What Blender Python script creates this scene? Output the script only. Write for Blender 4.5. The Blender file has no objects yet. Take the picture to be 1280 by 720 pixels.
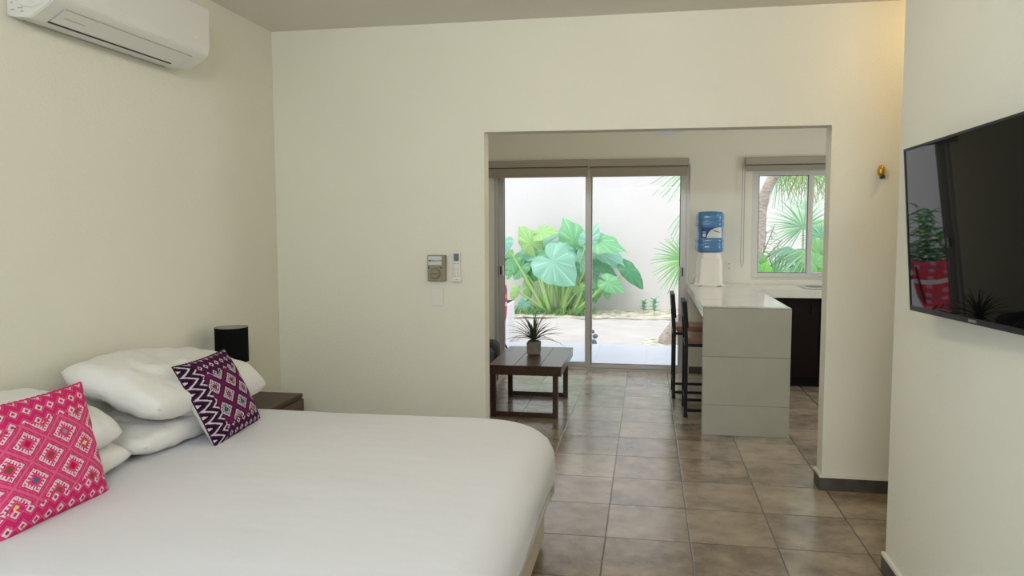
import bpy, bmesh, math, random
from mathutils import Vector, Matrix, noise
random.seed(7)
PI = math.pi
S = bpy.context.scene
COL = S.collection

# ---------------------------------------------------------------- camera
CAM_Z, FPX, PITCH, YAW, ROLL = 1.53, 960.0, 0.08, 0.17439, -0.00296
fw = Vector((-math.sin(YAW)*math.cos(PITCH), math.cos(YAW)*math.cos(PITCH), -math.sin(PITCH)))
rt = Vector((math.cos(YAW), math.sin(YAW), 0)); up = rt.cross(fw)
R2 = math.cos(ROLL)*rt + math.sin(ROLL)*up; U2 = -math.sin(ROLL)*rt + math.cos(ROLL)*up
cd = bpy.data.cameras.new('camera'); cam = bpy.data.objects.new('camera', cd); COL.objects.link(cam)
cd.sensor_width = 36; cd.lens = 36*FPX/1280; cd.clip_start = 0.05; cd.clip_end = 200
m = Matrix((R2, U2, -fw)).transposed().to_4x4(); m.translation = (0, 0, CAM_Z); cam.matrix_world = m
S.camera = cam
EYE = Vector((0, 0, CAM_Z))
def at(px, py, Y):                     # point of the world plane y=Y seen at a photo pixel
    d = R2*((px-640)/FPX) - U2*((py-360)/FPX) + fw
    return EYE + d*(Y/d.y)

# ---------------------------------------------------------------- world, sun, added window light, exposure
W = bpy.data.worlds.new('world'); S.world = W; W.use_nodes = True
bg = W.node_tree.nodes['Background']; bg.inputs[0].default_value = (0.86, 0.91, 1.0, 1); bg.inputs[1].default_value = 1.6
def light(name, kind, loc, energy, color, size=None, rot=None, target=None, **kw):
    l = bpy.data.lights.new(name, kind); o = bpy.data.objects.new(name, l); COL.objects.link(o)
    o.location = loc; l.energy = energy; l.color = color
    if kind == 'AREA':
        l.shape = 'RECTANGLE'; l.size, l.size_y = size
    if target is not None:
        o.rotation_euler = (Vector(target)-Vector(loc)).to_track_quat('-Z', 'Y').to_euler()
    for k, v in kw.items(): setattr(l, k, v)
    return o
light('sun', 'SUN', (0, 0, 12), 1.3, (1, 0.96, 0.88), target=(0.25, 0.67, 11.0), angle=0.45)
light('rear_daylight_fill', 'AREA', (0.25, -1.90, 2.53), 68, (0.93, 0.96, 1.0), (1.4, 0.26), target=(0.0, 4.6, 0.9))  # added area light for daylight from behind, high to avoid door reflections
light('side_daylight_fill', 'AREA', (-2.62, -0.35, 1.35), 38, (0.66, 0.82, 1.0), (1.9, 2.0), target=(1.0, 1.1, 1.0))  # added area light, cool fill for the bed and right wall
light('kitchen_daylight_fill', 'AREA', (3.02, 6.4, 1.55), 22, (0.95, 0.97, 1.0), (1.2, 1.1), target=(0, 6.4, 1.2))  # added area light, brightens kitchen and living room from the right
S.view_settings.view_transform = 'Standard'; S.view_settings.look = 'None'
S.view_settings.gamma = 1; S.view_settings.use_curve_mapping = False; S.view_settings.exposure = 0.28

# ---------------------------------------------------------------- materials
def mat(name, color, rough=0.6, metal=0.0, spec=0.5, bump=0.0, bscale=60, var=0.0, vscale=3, attr=None, trans=0.0, emit=None, coat=0.0, stretch=None, detail=4, bdist=0.01):
    M = bpy.data.materials.new(name); M.use_nodes = True
    nt = M.node_tree; b = nt.nodes['Principled BSDF']
    b.inputs['Base Color'].default_value = (*color, 1); b.inputs['Roughness'].default_value = rough
    b.inputs['Metallic'].default_value = metal; b.inputs['Specular IOR Level'].default_value = spec
    b.inputs['Coat Weight'].default_value = coat
    tc = nt.nodes.new('ShaderNodeTexCoord'); mp = nt.nodes.new('ShaderNodeMapping')
    nt.links.new(tc.outputs['Object'], mp.inputs[0])
    if stretch: mp.inputs['Scale'].default_value = stretch
    src = None
    if attr:
        a = nt.nodes.new('ShaderNodeVertexColor'); a.layer_name = attr; src = a.outputs[0]
        nt.links.new(src, b.inputs['Base Color'])
    if var > 0:
        n = nt.nodes.new('ShaderNodeTexNoise'); n.inputs['Scale'].default_value = vscale; n.inputs['Detail'].default_value = detail
        nt.links.new(mp.outputs[0], n.inputs['Vector'])
        mr = nt.nodes.new('ShaderNodeMapRange'); mr.inputs['From Min'].default_value = 0.3; mr.inputs['From Max'].default_value = 0.7
        mr.inputs['To Min'].default_value = 1-var; mr.inputs['To Max'].default_value = 1+var
        nt.links.new(n.outputs[0], mr.inputs['Value'])
        mx = nt.nodes.new('ShaderNodeMix'); mx.data_type = 'RGBA'; mx.blend_type = 'MULTIPLY'; mx.inputs[0].default_value = 1
        if src: nt.links.new(src, mx.inputs[6])
        else: mx.inputs[6].default_value = (*color, 1)
        nt.links.new(mr.outputs[0], mx.inputs[7]); nt.links.new(mx.outputs[2], b.inputs['Base Color'])
    if bump > 0:
        n = nt.nodes.new('ShaderNodeTexNoise'); n.inputs['Scale'].default_value = bscale; n.inputs['Detail'].default_value = 5
        nt.links.new(mp.outputs[0], n.inputs['Vector'])
        bp = nt.nodes.new('ShaderNodeBump'); bp.inputs['Strength'].default_value = bump; bp.inputs['Distance'].default_value = bdist
        nt.links.new(n.outputs[0], bp.inputs['Height']); nt.links.new(bp.outputs[0], b.inputs['Normal'])
    if trans > 0:                      # thin leaf: part of the light goes through
        t = nt.nodes.new('ShaderNodeBsdfTranslucent'); ms = nt.nodes.new('ShaderNodeMixShader'); ms.inputs[0].default_value = trans
        if src: nt.links.new(src, t.inputs[0])
        else: t.inputs[0].default_value = (*color, 1)
        nt.links.new(b.outputs[0], ms.inputs[1]); nt.links.new(t.outputs[0], ms.inputs[2])
        nt.links.new(ms.outputs[0], nt.nodes['Material Output'].inputs[0])
    if emit: b.inputs['Emission Color'].default_value = (*emit[:3], 1); b.inputs['Emission Strength'].default_value = emit[3]
    return M
def glass_mat(name, refl=0.035, tint=(0.985, 0.985, 0.985)):
    M = bpy.data.materials.new(name); M.use_nodes = True; nt = M.node_tree; nt.nodes.clear()
    o = nt.nodes.new('ShaderNodeOutputMaterial'); t = nt.nodes.new('ShaderNodeBsdfTransparent'); g = nt.nodes.new('ShaderNodeBsdfGlossy')
    t.inputs[0].default_value = (*tint, 1); g.inputs['Roughness'].default_value = 0.0
    x = nt.nodes.new('ShaderNodeMixShader'); x.inputs[0].default_value = refl
    nt.links.new(t.outputs[0], x.inputs[1]); nt.links.new(g.outputs[0], x.inputs[2]); nt.links.new(x.outputs[0], o.inputs[0])
    return M
def tile_mat(name, tw, th, ox, oy, joint, colA, colB, colJ, rough, axes='xy', bumpy=0.25):
    """rectangular tiles laid in world metres, each a little different, thin joints"""
    M = bpy.data.materials.new(name); M.use_nodes = True; nt = M.node_tree; L = nt.links.new; N = nt.nodes.new
    b = nt.nodes['Principled BSDF']
    g = N('ShaderNodeNewGeometry'); s = N('ShaderNodeSeparateXYZ'); L(g.outputs['Position'], s.inputs[0])
    def mth(op, a, bb=None, c=None):
        n = N('ShaderNodeMath'); n.operation = op
        for i, v in enumerate((a, bb, c)):
            if v is None: continue
            if isinstance(v, (int, float)): n.inputs[i].default_value = v
            else: L(v, n.inputs[i])
        return n.outputs[0]
    idx = {'x': 0, 'y': 1, 'z': 2}
    a = mth('DIVIDE', mth('SUBTRACT', s.outputs[idx[axes[0]]], ox), tw); c = mth('DIVIDE', mth('SUBTRACT', s.outputs[idx[axes[1]]], oy), th)
    def edge(v, size):                 # distance to nearest joint in metres
        return mth('MULTIPLY', mth('SUBTRACT', 0.5, mth('ABSOLUTE', mth('SUBTRACT', mth('FRACT', v), 0.5))), size)
    e = mth('MINIMUM', edge(a, tw), edge(c, th))
    jm = N('ShaderNodeMapRange'); jm.inputs['From Min'].default_value = joint*0.5; jm.inputs['From Max'].default_value = joint*0.5+0.0035; L(e, jm.inputs['Value'])
    cb = N('ShaderNodeCombineXYZ'); L(mth('FLOOR', a), cb.inputs[0]); L(mth('FLOOR', c), cb.inputs[1])
    wn = N('ShaderNodeTexWhiteNoise'); L(cb.outputs[0], wn.inputs['Vector'])
    n1 = N('ShaderNodeTexNoise'); n1.inputs['Scale'].default_value = 5; n1.inputs['Detail'].default_value = 8; n1.inputs['Roughness'].default_value = 0.65
    off = N('ShaderNodeVectorMath'); off.operation = 'MULTIPLY_ADD'; L(wn.outputs['Color'], off.inputs[0]); off.inputs[1].default_value = (9, 9, 9); L(g.outputs['Position'], off.inputs[2])
    L(off.outputs[0], n1.inputs['Vector'])
    f = mth('ADD', mth('MULTIPLY', mth('SUBTRACT', n1.outputs[0], 0.5), 2.2), mth('ADD', mth('MULTIPLY', mth('SUBTRACT', wn.outputs['Value'], 0.5), 0.5), 0.5))
    mx = N('ShaderNodeMix'); mx.data_type = 'RGBA'; L(f, mx.inputs[0]); mx.inputs[6].default_value = (*colA, 1); mx.inputs[7].default_value = (*colB, 1)
    mj = N('ShaderNodeMix'); mj.data_type = 'RGBA'; L(jm.outputs[0], mj.inputs[0]); mj.inputs[6].default_value = (*colJ, 1); L(mx.outputs[2], mj.inputs[7])
    L(mj.outputs[2], b.inputs['Base Color']); b.inputs['Roughness'].default_value = rough; b.inputs['Specular IOR Level'].default_value = 1.0
    n2 = N('ShaderNodeTexNoise'); n2.inputs['Scale'].default_value = 28; n2.inputs['Detail'].default_value = 6; L(off.outputs[0], n2.inputs['Vector'])
    h = mth('ADD', mth('MULTIPLY', n2.outputs[0], bumpy), jm.outputs[0])
    bp = N('ShaderNodeBump'); bp.inputs['Strength'].default_value = 0.5; bp.inputs['Distance'].default_value = 0.003; L(h, bp.inputs['Height']); L(bp.outputs[0], b.inputs['Normal'])
    return M

M_wall = mat('cream_plaster', (0.80, 0.785, 0.675), 0.85, spec=0.25, bump=0.25, bscale=90, var=0.012, vscale=2)
M_ceil = mat('ceiling_plaster', (0.80, 0.78, 0.70), 0.9, spec=0.2, bump=0.15, bscale=70)
M_floor = tile_mat('floor_tiles', 0.4085, 0.4570, -0.188, 3.705, 0.003, (0.15, 0.105, 0.066), (0.47, 0.385, 0.285), (0.075, 0.06, 0.045), 0.23, bumpy=0.75)
M_skirt = mat('skirting_tile', (0.085, 0.075, 0.065), 0.5, var=0.4, vscale=9)
M_white_cap = mat('skirting_plaster_cap', (0.80, 0.77, 0.69), 0.8)
M_alu = mat('brushed_aluminium', (0.52, 0.51, 0.48), 0.42, metal=0.55)
M_alu_dark = mat('grey_seal', (0.12, 0.12, 0.12), 0.6)
M_glass = glass_mat('window_glass')
M_blind = mat('taupe_blind_fabric', (0.34, 0.31, 0.25), 0.9, bump=0.1, bscale=300)
M_blind_top = mat('blind_cassette', (0.37, 0.34, 0.28), 0.6)
M_black = mat('black_metal', (0.008, 0.007, 0.007), 0.5, spec=0.25)
M_linen = mat('white_cotton', (0.79, 0.79, 0.83), 0.92, spec=0.15, bump=0.35, bscale=3.5, bdist=0.02, stretch=(1, 1, 1))
M_pil = mat('white_pillow_cotton', (0.84, 0.83, 0.81), 0.92, spec=0.15, bump=0.8, bscale=5, bdist=0.035)
M_skirtbed = mat('bed_base_fabric', (0.66, 0.60, 0.50), 0.9, bump=0.2, bscale=200)
M_mattress = mat('mattress_fabric', (0.8, 0.8, 0.8), 0.9)
M_wood = mat('dark_stained_wood', (0.050, 0.019, 0.010), 0.34, var=0.35, vscale=5, stretch=(9, 0.7, 9), coat=0.25)
M_wood2 = mat('walnut_veneer', (0.065, 0.030, 0.018), 0.45, var=0.35, vscale=5, stretch=(8, 0.8, 8))
M_seatwood = mat('stool_seat_wood', (0.30, 0.14, 0.075), 0.45, var=0.25, vscale=6, stretch=(1, 8, 8))
M_lampblack = mat('black_shade_fabric', (0.005, 0.005, 0.005), 0.9, spec=0.1)
M_lampin = mat('shade_lining', (0.42, 0.40, 0.33), 0.8)
M_plastic = mat('white_plastic', (0.78, 0.77, 0.73), 0.4)
M_plastic_w = mat('ivory_plastic', (0.80, 0.775, 0.69), 0.45)
M_vent = mat('dark_vent', (0.02, 0.022, 0.022), 0.6)
M_greyline = mat('grey_seam', (0.42, 0.42, 0.40), 0.6)
M_olive = mat('olive_grey_plastic', (0.27, 0.245, 0.165), 0.5, bump=0.1, bscale=200)
M_olive_d = mat('dark_olive_plastic', (0.13, 0.115, 0.075), 0.5)
M_label = mat('silver_label', (0.62, 0.64, 0.64), 0.4)
M_ink = mat('black_ink', (0.02, 0.02, 0.02), 0.6)
M_lcd = mat('grey_lcd', (0.10, 0.13, 0.13), 0.3)
M_btn = mat('grey_button', (0.50, 0.50, 0.47), 0.5)
M_tvglass = mat('tv_screen_glass', (0.003, 0.003, 0.0035), 0.02, spec=0.24)
M_tvframe = mat('tv_frame', (0.012, 0.011, 0.013), 0.35, spec=0.3)
M_brand = mat('pale_print', (0.35, 0.35, 0.36), 0.5)
M_brass = mat('brass', (0.62, 0.38, 0.075), 0.25, metal=0.9)
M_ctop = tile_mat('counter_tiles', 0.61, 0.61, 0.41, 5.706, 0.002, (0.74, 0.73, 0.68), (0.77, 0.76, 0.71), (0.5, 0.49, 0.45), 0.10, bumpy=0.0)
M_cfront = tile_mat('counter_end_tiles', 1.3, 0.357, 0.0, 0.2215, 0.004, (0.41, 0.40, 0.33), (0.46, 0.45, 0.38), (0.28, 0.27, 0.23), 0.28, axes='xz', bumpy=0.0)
M_cside = mat('counter_side', (0.74, 0.73, 0.68), 0.4)
M_cab = mat('dark_cabinet', (0.009, 0.005, 0.004), 0.5, spec=0.15)
M_steel = mat('stainless_steel', (0.62, 0.62, 0.62), 0.22, metal=1.0)
M_sofa = mat('charcoal_upholstery', (0.045, 0.050, 0.055), 0.9, bump=0.3, bscale=120)
M_concrete = mat('pot_concrete', (0.27, 0.245, 0.21), 0.9, bump=0.5, bscale=40, var=0.2, vscale=20)
M_soil = mat('dark_soil', (0.04, 0.03, 0.02), 1.0)
M_agave = mat('spiky_leaf', (0.035, 0.065, 0.022), 0.55, attr='Col')
M_sand = mat('pale_sand', (0.57, 0.54, 0.51), 1.0, spec=0.0, bump=0.8, bscale=9, var=0.07, vscale=2.5, detail=8)
M_litter = mat('leaf_litter_soil', (0.58, 0.54, 0.44), 1.0, spec=0.0, bump=1.0, bscale=14, var=0.5, vscale=9, detail=10)
M_patio = tile_mat('patio_tiles', 0.6, 0.6, -0.6, 8.3, 0.004, (0.55, 0.58, 0.64), (0.59, 0.62, 0.68), (0.48, 0.51, 0.56), 0.5, bumpy=0.1)
M_gwall = mat('white_garden_wall', (0.67, 0.645, 0.635), 0.95, spec=0.0, bump=0.3, bscale=12, var=0.02, vscale=1.2)
M_leaf = mat('elephant_ear_leaf', (0.25, 0.5, 0.3), 0.45, attr='Col', trans=0.25)
M_stalk = mat('pale_green_stalk', (0.36, 0.55, 0.20), 0.6)
M_frond = mat('palm_frond', (0.3, 0.5, 0.25), 0.5, attr='Col', trans=0.25)
M_bark = mat('grey_palm_bark', (0.42, 0.36, 0.31), 0.95, bump=1.0, bscale=25, var=0.35, vscale=14, stretch=(1, 1, 4))
M_redcloth = mat('red_patterned_cloth', (0.7, 0.08, 0.08), 0.9, attr='Col')
M_planter = mat('white_planter', (0.8, 0.8, 0.8), 0.6)
M_fanblade = mat('fan_blade_white', (0.80, 0.80, 0.80), 0.35)
M_fan = mat('fan_motor_metal', (0.30, 0.29, 0.27), 0.35, metal=0.7)
M_embroid = mat('embroidered_cotton', (0.7, 0.1, 0.3), 0.95, spec=0.1, attr='Col', bump=0.25, bscale=160)
M_bottle = mat('blue_water_bottle', (0.085, 0.22, 0.43), 0.12, spec=0.6)
M_bottlelab = mat('bottle_label', (0.8, 0.8, 0.8), 0.5, attr='Col')
M_warm = mat('warm_lamp_glass', (1, 0.9, 0.7), 0.5, emit=(1.0, 0.78, 0.45, 6.0))

# ---------------------------------------------------------------- helpers
def build(name, bm, m, parent=None, smooth=False, loc=None):
    me = bpy.data.meshes.new(name); bm.to_mesh(me); bm.free()
    if isinstance(m, (list, tuple)):
        for k in m: me.materials.append(k)
    else: me.materials.append(m)
    if smooth:
        for p in me.polygons: p.use_smooth = True
    o = bpy.data.objects.new(name, me); COL.objects.link(o)
    if parent: o.parent = parent
    if loc is not None: o.location = loc
    return o
def tag(o, label, cat, group=None):
    o['label'] = label; o['category'] = cat
    if group: o['group'] = group
    return o
def thing(name, label, cat, loc=(0, 0, 0), rz=0, group=None):
    o = bpy.data.objects.new(name, None); COL.objects.link(o); o.location = loc; o.rotation_euler = (0, 0, rz)
    o.empty_display_size = 0.1
    return tag(o, label, cat, group)
def struct(name, bm, m, smooth=False):
    o = build(name, bm, m, smooth=smooth); o['kind'] = 'structure'; return o
def dup(root, loc, rz=None, label=None):
    r = root.copy(); COL.objects.link(r); r.location = loc
    if rz is not None: r.rotation_euler = (0, 0, rz)
    if label: r['label'] = label
    for ch in list(root.children):
        c = ch.copy(); COL.objects.link(c); c.parent = r
        for g in ch.children:
            d = g.copy(); COL.objects.link(d); d.parent = c
    return r
def BM(): return bmesh.new()
def box(bm, x0, x1, y0, y1, z0, z1, bev=0.0, seg=2, M=None):
    t = bmesh.new(); bmesh.ops.create_cube(t, size=1)
    for v in t.verts: v.co = Vector(((x0+x1)/2+v.co.x*(x1-x0), (y0+y1)/2+v.co.y*(y1-y0), (z0+z1)/2+v.co.z*(z1-z0)))
    if bev > 0: bmesh.ops.bevel(t, geom=list(t.edges), offset=bev, segments=seg, affect='EDGES', profile=0.5)
    if M is not None: bmesh.ops.transform(t, matrix=M, verts=t.verts)
    join(bm, t); return bm
def join(bm, t):
    me = bpy.data.meshes.new('tmp'); t.to_mesh(me); t.free(); bm.from_mesh(me); bpy.data.meshes.remove(me)
def lathe(bm, prof, n=32, c=(0, 0, 0), cap=True):
    rings = []
    for r, z in prof:
        rings.append([bm.verts.new((c[0]+r*math.cos(2*PI*k/n), c[1]+r*math.sin(2*PI*k/n), c[2]+z)) for k in range(n)])
    for a, b in zip(rings, rings[1:]):
        for k in range(n): bm.faces.new((a[k], a[(k+1) % n], b[(k+1) % n], b[k]))
    if cap:
        bm.faces.new(list(reversed(rings[0]))); bm.faces.new(rings[-1])
    return bm
def tube(bm, pts, rad, n=8):
    pts = [Vector(p) for p in pts]; rings = []
    if not isinstance(rad, (list, tuple)): rad = [rad]*len(pts)
    ref = Vector((0, 0, 1))
    for i, p in enumerate(pts):
        d = (pts[min(i+1, len(pts)-1)]-pts[max(i-1, 0)]).normalized()
        if i == 0:
            a = d.cross(Vector((0, 0, 1)) if abs(d.z) < 0.9 else Vector((1, 0, 0))).normalized()
        else: a = (a-d*a.dot(d)).normalized()
        b = d.cross(a)
        rings.append([bm.verts.new(p+(a*math.cos(2*PI*k/n)+b*math.sin(2*PI*k/n))*rad[i]) for k in range(n)])
    for a, b in zip(rings, rings[1:]):
        for k in range(n): bm.faces.new((a[k], a[(k+1) % n], b[(k+1) % n], b[k]))
    bm.faces.new(list(reversed(rings[0]))); bm.faces.new(rings[-1])
    bmesh.ops.recalc_face_normals(bm, faces=bm.faces)
    return bm
def prism(bm, pts, axis, a0, a1):
    """extrude a closed 2-D outline along an axis ('x': pts=(y,z); 'y': pts=(x,z); 'z': pts=(x,y))"""
    def P(p, a): return {'x': (a, p[0], p[1]), 'y': (p[0], a, p[1]), 'z': (p[0], p[1], a)}[axis]
    A = [bm.verts.new(P(p, a0)) for p in pts]; B = [bm.verts.new(P(p, a1)) for p in pts]; n = len(pts)
    bm.faces.new(A); bm.faces.new(list(reversed(B)))
    for k in range(n): bm.faces.new((A[k], B[k], B[(k+1) % n], A[(k+1) % n]))
    bmesh.ops.recalc_face_normals(bm, faces=bm.faces)
    return bm
def text_mesh(name, s, size, m, parent, loc, rot, ext=0.0004, ax='CENTER'):
    c = bpy.data.curves.new(name, 'FONT'); c.body = s; c.size = size; c.extrude = ext; c.align_x = ax; c.align_y = 'CENTER'
    t = bpy.data.objects.new(name+'_c', c); COL.objects.link(t)
    dg = bpy.context.evaluated_depsgraph_get(); me = bpy.data.meshes.new_from_object(t.evaluated_get(dg))
    bpy.data.objects.remove(t); bpy.data.curves.remove(c)
    me.materials.clear(); me.materials.append(m)
    o = bpy.data.objects.new(name, me); COL.objects.link(o); o.parent = parent; o.location = loc; o.rotation_euler = rot
    return o
def lerp(a, b, t): return a+(b-a)*t

# ================================================================ STRUCTURE
XL, YB, YB2, ZC = -2.34, 4.60, 4.73, 2.752
OX0, OX1, OZ = -0.98, 1.01, 2.098
YF, YF2 = 8.10, 8.25
XR, YR = 1.05, 3.52
bm = BM(); box(bm, -2.9, 3.2, -2.0, YF2, -0.12, 0.0); struct('floor', bm, M_floor)
bm = BM(); box(bm, -2.9, 3.2, -2.0, YF2+0.02, ZC, ZC+0.22); struct('ceiling', bm, M_ceil)
bm = BM()                              # left wall; unseen window added beside the camera to let fill daylight in
box(bm, XL-0.15, XL, -1.65, -1.35, 0, ZC); box(bm, XL-0.15, XL, 0.65, YB, 0, ZC); box(bm, XL-0.15, XL, -1.35, 0.65, 0, 0.3); box(bm, XL-0.15, XL, -1.35, 0.65, 2.4, ZC); struct('wall_left', bm, M_wall)
bm = BM()                              # the wall with the wide opening, one piece
v = [(XL-0.15, 0), (OX0, 0), (OX0, OZ), (OX1, OZ-0.008), (OX1, 0), (2.9, 0), (2.9, ZC), (XL-0.15, ZC)]
prism(bm, v, 'y', YB, YB2); struct('wall_back', bm, M_wall)
bm = BM(); box(bm, XR, XR+0.18, -1.8, YR, 0, ZC); struct('wall_right', bm, M_wall)
bm = BM(); box(bm, 2.75, 2.9, YR-0.2, YB, 0, ZC); box(bm, XR+0.18, 2.9, YR-0.35, YR-0.2, 0, ZC); struct('wall_corridor', bm, M_wall)
bm = BM()                              # wall behind the camera, with a high slot added for fill daylight
for a in ((XL-0.15, -0.5, 0, ZC), (1.0, XR+0.18, 0, ZC), (-0.5, 1.0, 0, 2.36), (-0.5, 1.0, 2.70, ZC)): box(bm, a[0], a[1], -1.8, -1.65, a[2], a[3])
struct('wall_rear', bm, M_wall)
bm = BM(); box(bm, -2.65, -2.5, YB2, YF, 0, ZC); struct('wall_living_left', bm, M_wall)
bm = BM()                              # kitchen side wall with an unseen opening added for fill daylight
box(bm, 2.75, 2.9, YB2, 5.8, 0, ZC); box(bm, 2.75, 2.9, 7.0, YF, 0, ZC); box(bm, 2.75, 2.9, 5.8, 7.0, 0, 1.0); box(bm, 2.75, 2.9, 5.8, 7.0, 2.1, ZC)
struct('wall_kitchen_right', bm, M_wall)
DX0, DX1, DZ = -1.625, 0.425, 2.16
WX0, WX1, WZ0, WZ1 = 1.035, 2.20, 0.985, 2.10
bm = BM()
box(bm, -2.9, DX0, YF, YF2, 0, ZC); box(bm, DX0, DX1, YF, YF2, DZ, ZC); box(bm, DX1, WX0, YF, YF2, 0, ZC)
box(bm, WX0, WX1, YF, YF2, 0, WZ0); box(bm, WX0, WX1, YF, YF2, WZ1, ZC); box(bm, WX1, 2.9, YF, YF2, 0, ZC)
struct('wall_garden', bm, M_wall)

def skirting(name, segs):
    o = BM()
    for (x0, x1, y0, y1) in segs: box(o, x0, x1, y0, y1, 0.0, 0.075)
    r = struct(name, o, M_skirt)
    c = BM()
    for (x0, x1, y0, y1) in segs: box(c, x0, x1, y0, y1, 0.0752, 0.090)
    p = build('plaster_lip', c, M_white_cap, r); p['label'] = 'cream plaster lip along the top of the dark skirting'
    return r
skirting('baseboard_back', [(OX1-0.014, 2.74, YB-0.014, YB), (OX1-0.014, OX1, YB+0.0005, YB2+0.014), (XL+0.001, OX0+0.014, YB-0.014, YB), (OX0, OX0+0.014, YB+0.0005, YB2+0.014)])
skirting('baseboard_right', [(XR-0.014, XR, -1.6, YR+0.014)])
skirting('baseboard_left', [(XL, XL+0.014, -1.6, YB-0.015)])
skirting('baseboard_garden', [(DX1+0.01, 0.75, YF-0.014, YF)])

# ---- sliding glass door (door_1)
bm = BM()
box(bm, DX0, DX1, 8.115, 8.225, 0.0, 0.022); box(bm, DX0, DX1, 8.115, 8.225, DZ-0.03, DZ)
box(bm, DX0, DX0+0.035, 8.115, 8.225, 0.022, DZ-0.03); box(bm, DX1-0.03, DX1, 8.115, 8.225, 0.022, DZ-0.03)
door = struct('door_1', bm, M_alu)
def door_panel(x0, x1, y0, hx, side):
    b = BM(); w = 0.06; y1 = y0+0.035; z0, z1 = 0.024, DZ-0.032
    box(b, x0, x0+w, y0, y1, z0, z1, 0.003); box(b, x1-w, x1, y0, y1, z0, z1, 0.003)
    box(b, x0+w, x1-w, y0+0.002, y1-0.002, z0, z0+0.042, 0.003); box(b, x0+w, x1-w, y0+0.002, y1-0.002, z1-0.07, z1, 0.003)
    p = build('door_panel', b, M_alu, door)
    s = BM(); e = 0.006
    for q in ((x0+w, x0+w+e, z0+0.042, z1-0.07), (x1-w-e, x1-w, z0+0.042, z1-0.07), (x0+w+e, x1-w-e, z0+0.042, z0+0.042+e), (x0+w+e, x1-w-e, z1-0.07-e, z1-0.07)):
        box(s, q[0], q[1], y0+0.008, y1-0.008, q[2], q[3])
    build('glazing_seal', s, M_alu_dark, p)
    g = BM(); box(g, x0+w+e+0.0005, x1-w-e-0.0005, y0+0.014, y0+0.02, z0+0.042+e, z1-0.07-e); build('glass_pane', g, M_glass, p)
    h = BM(); box(h, hx-0.011, hx+0.011, y0-0.004, y0-0.0002, 0.99, 1.12, 0.001); box(h, hx+side*0.026-0.009, hx+side*0.026+0.009, y0-0.03, y0-0.0002, 1.0, 1.11, 0.006)
    hh = build('latch', h, M_alu, p)
    k = BM(); box(k, hx-0.007, hx+0.007, y0-0.006, y0-0.0042, 1.01, 1.10, 0.001); o = build('latch_slot', k, M_vent, p)
    return p
door_panel(-1.587, -0.575, 8.180, -1.565, 1)
door_panel(-0.645, 0.392, 8.125, 0.362, -1)

# ---- kitchen window (window_1)
bm = BM()
def rect_frame(b, x0, x1, y0, y1, z0, z1, w, bev=0.002):
    box(b, x0, x0+w, y0, y1, z0, z1, bev); box(b, x1-w, x1, y0, y1, z0, z1, bev)
    box(b, x0+w, x1-w, y0, y1, z0, z0+w, bev); box(b, x0+w, x1-w, y0, y1, z1-w, z1, bev)
rect_frame(bm, WX0, WX1, 8.11, 8.20, WZ0, WZ1, 0.022)
win = struct('window_1', bm, mat('white_window_frame', (0.66, 0.65, 0.61), 0.45))
for (x0, x1, y0) in ((WX0+0.0225, 1.625, 8.12), (1.575, WX1-0.0225, 8.158)):
    b = BM(); rect_frame(b, x0, x1, y0, y0+0.034, WZ0+0.0225, WZ1-0.0225, 0.045 if x0 < 1.2 else 0.052)
    p = build('sash', b, win.data.materials[0], win)
    s = BM(); rect_frame(s, x0+0.045, x1-0.045, y0+0.004, y0+0.012, WZ0+0.067, WZ1-0.067, 0.006, 0); build('glazing_seal', s, M_alu_dark, p)
    g = BM(); box(g, x0+0.05, x1-0.05, y0+0.015, y0+0.020, WZ0+0.07, WZ1-0.07); build('glass_pane', g, M_glass, p)
b = BM(); rect_frame(b, -0.5, 1.0, -1.76, -1.70, 2.36, 2.70, 0.03); struct('added_window_4', b, M_alu)  # unseen rear window, shaped high and narrow to stay out of door reflections
# frames of the unseen side windows added for bedroom and kitchen fill light
b = BM()
for q in ((-1.35, -1.30, 0.3, 2.4), (0.60, 0.65, 0.3, 2.4), (-1.30, 0.60, 0.3, 0.35), (-1.30, 0.60, 2.35, 2.4), (-0.38, -0.32, 0.35, 2.35)): box(b, XL-0.10, XL-0.05, q[0], q[1], q[2], q[3])
struct('added_window_2', b, M_alu)
b = BM()
for q in ((5.8, 5.85, 1.0, 2.1), (6.95, 7.0, 1.0, 2.1), (5.85, 6.95, 1.0, 1.05), (5.85, 6.95, 2.05, 2.1), (6.37, 6.43, 1.05, 2.05)): box(b, 2.79, 2.86, q[0], q[1], q[2], q[3])
struct('added_window_3', b, M_alu)

# ---- garden: patio, sand, boundary wall
bm = BM(); box(bm, -5, 5, YF2, 10.25, -0.20, -0.045); struct('floor_patio', bm, M_patio)
bm = BM()
nx, ny = 60, 40
g = [[bm.verts.new((lerp(-9, 9, i/nx), lerp(10.25, 15.4, j/ny), -0.10+0.035*noise.noise(Vector((i*.5, j*.5, 0)))*(1 if 2 < j else 0))) for j in range(ny+1)] for i in range(nx+1)]
for i in range(nx):
    for j in range(ny): bm.faces.new((g[i][j], g[i+1][j], g[i+1][j+1], g[i][j+1]))
struct('ground', bm, M_sand, smooth=True)
bm = BM(); box(bm, -9, 9, 14.75, 14.95, -0.25, 4.4); struct('wall_boundary', bm, M_gwall)

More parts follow.
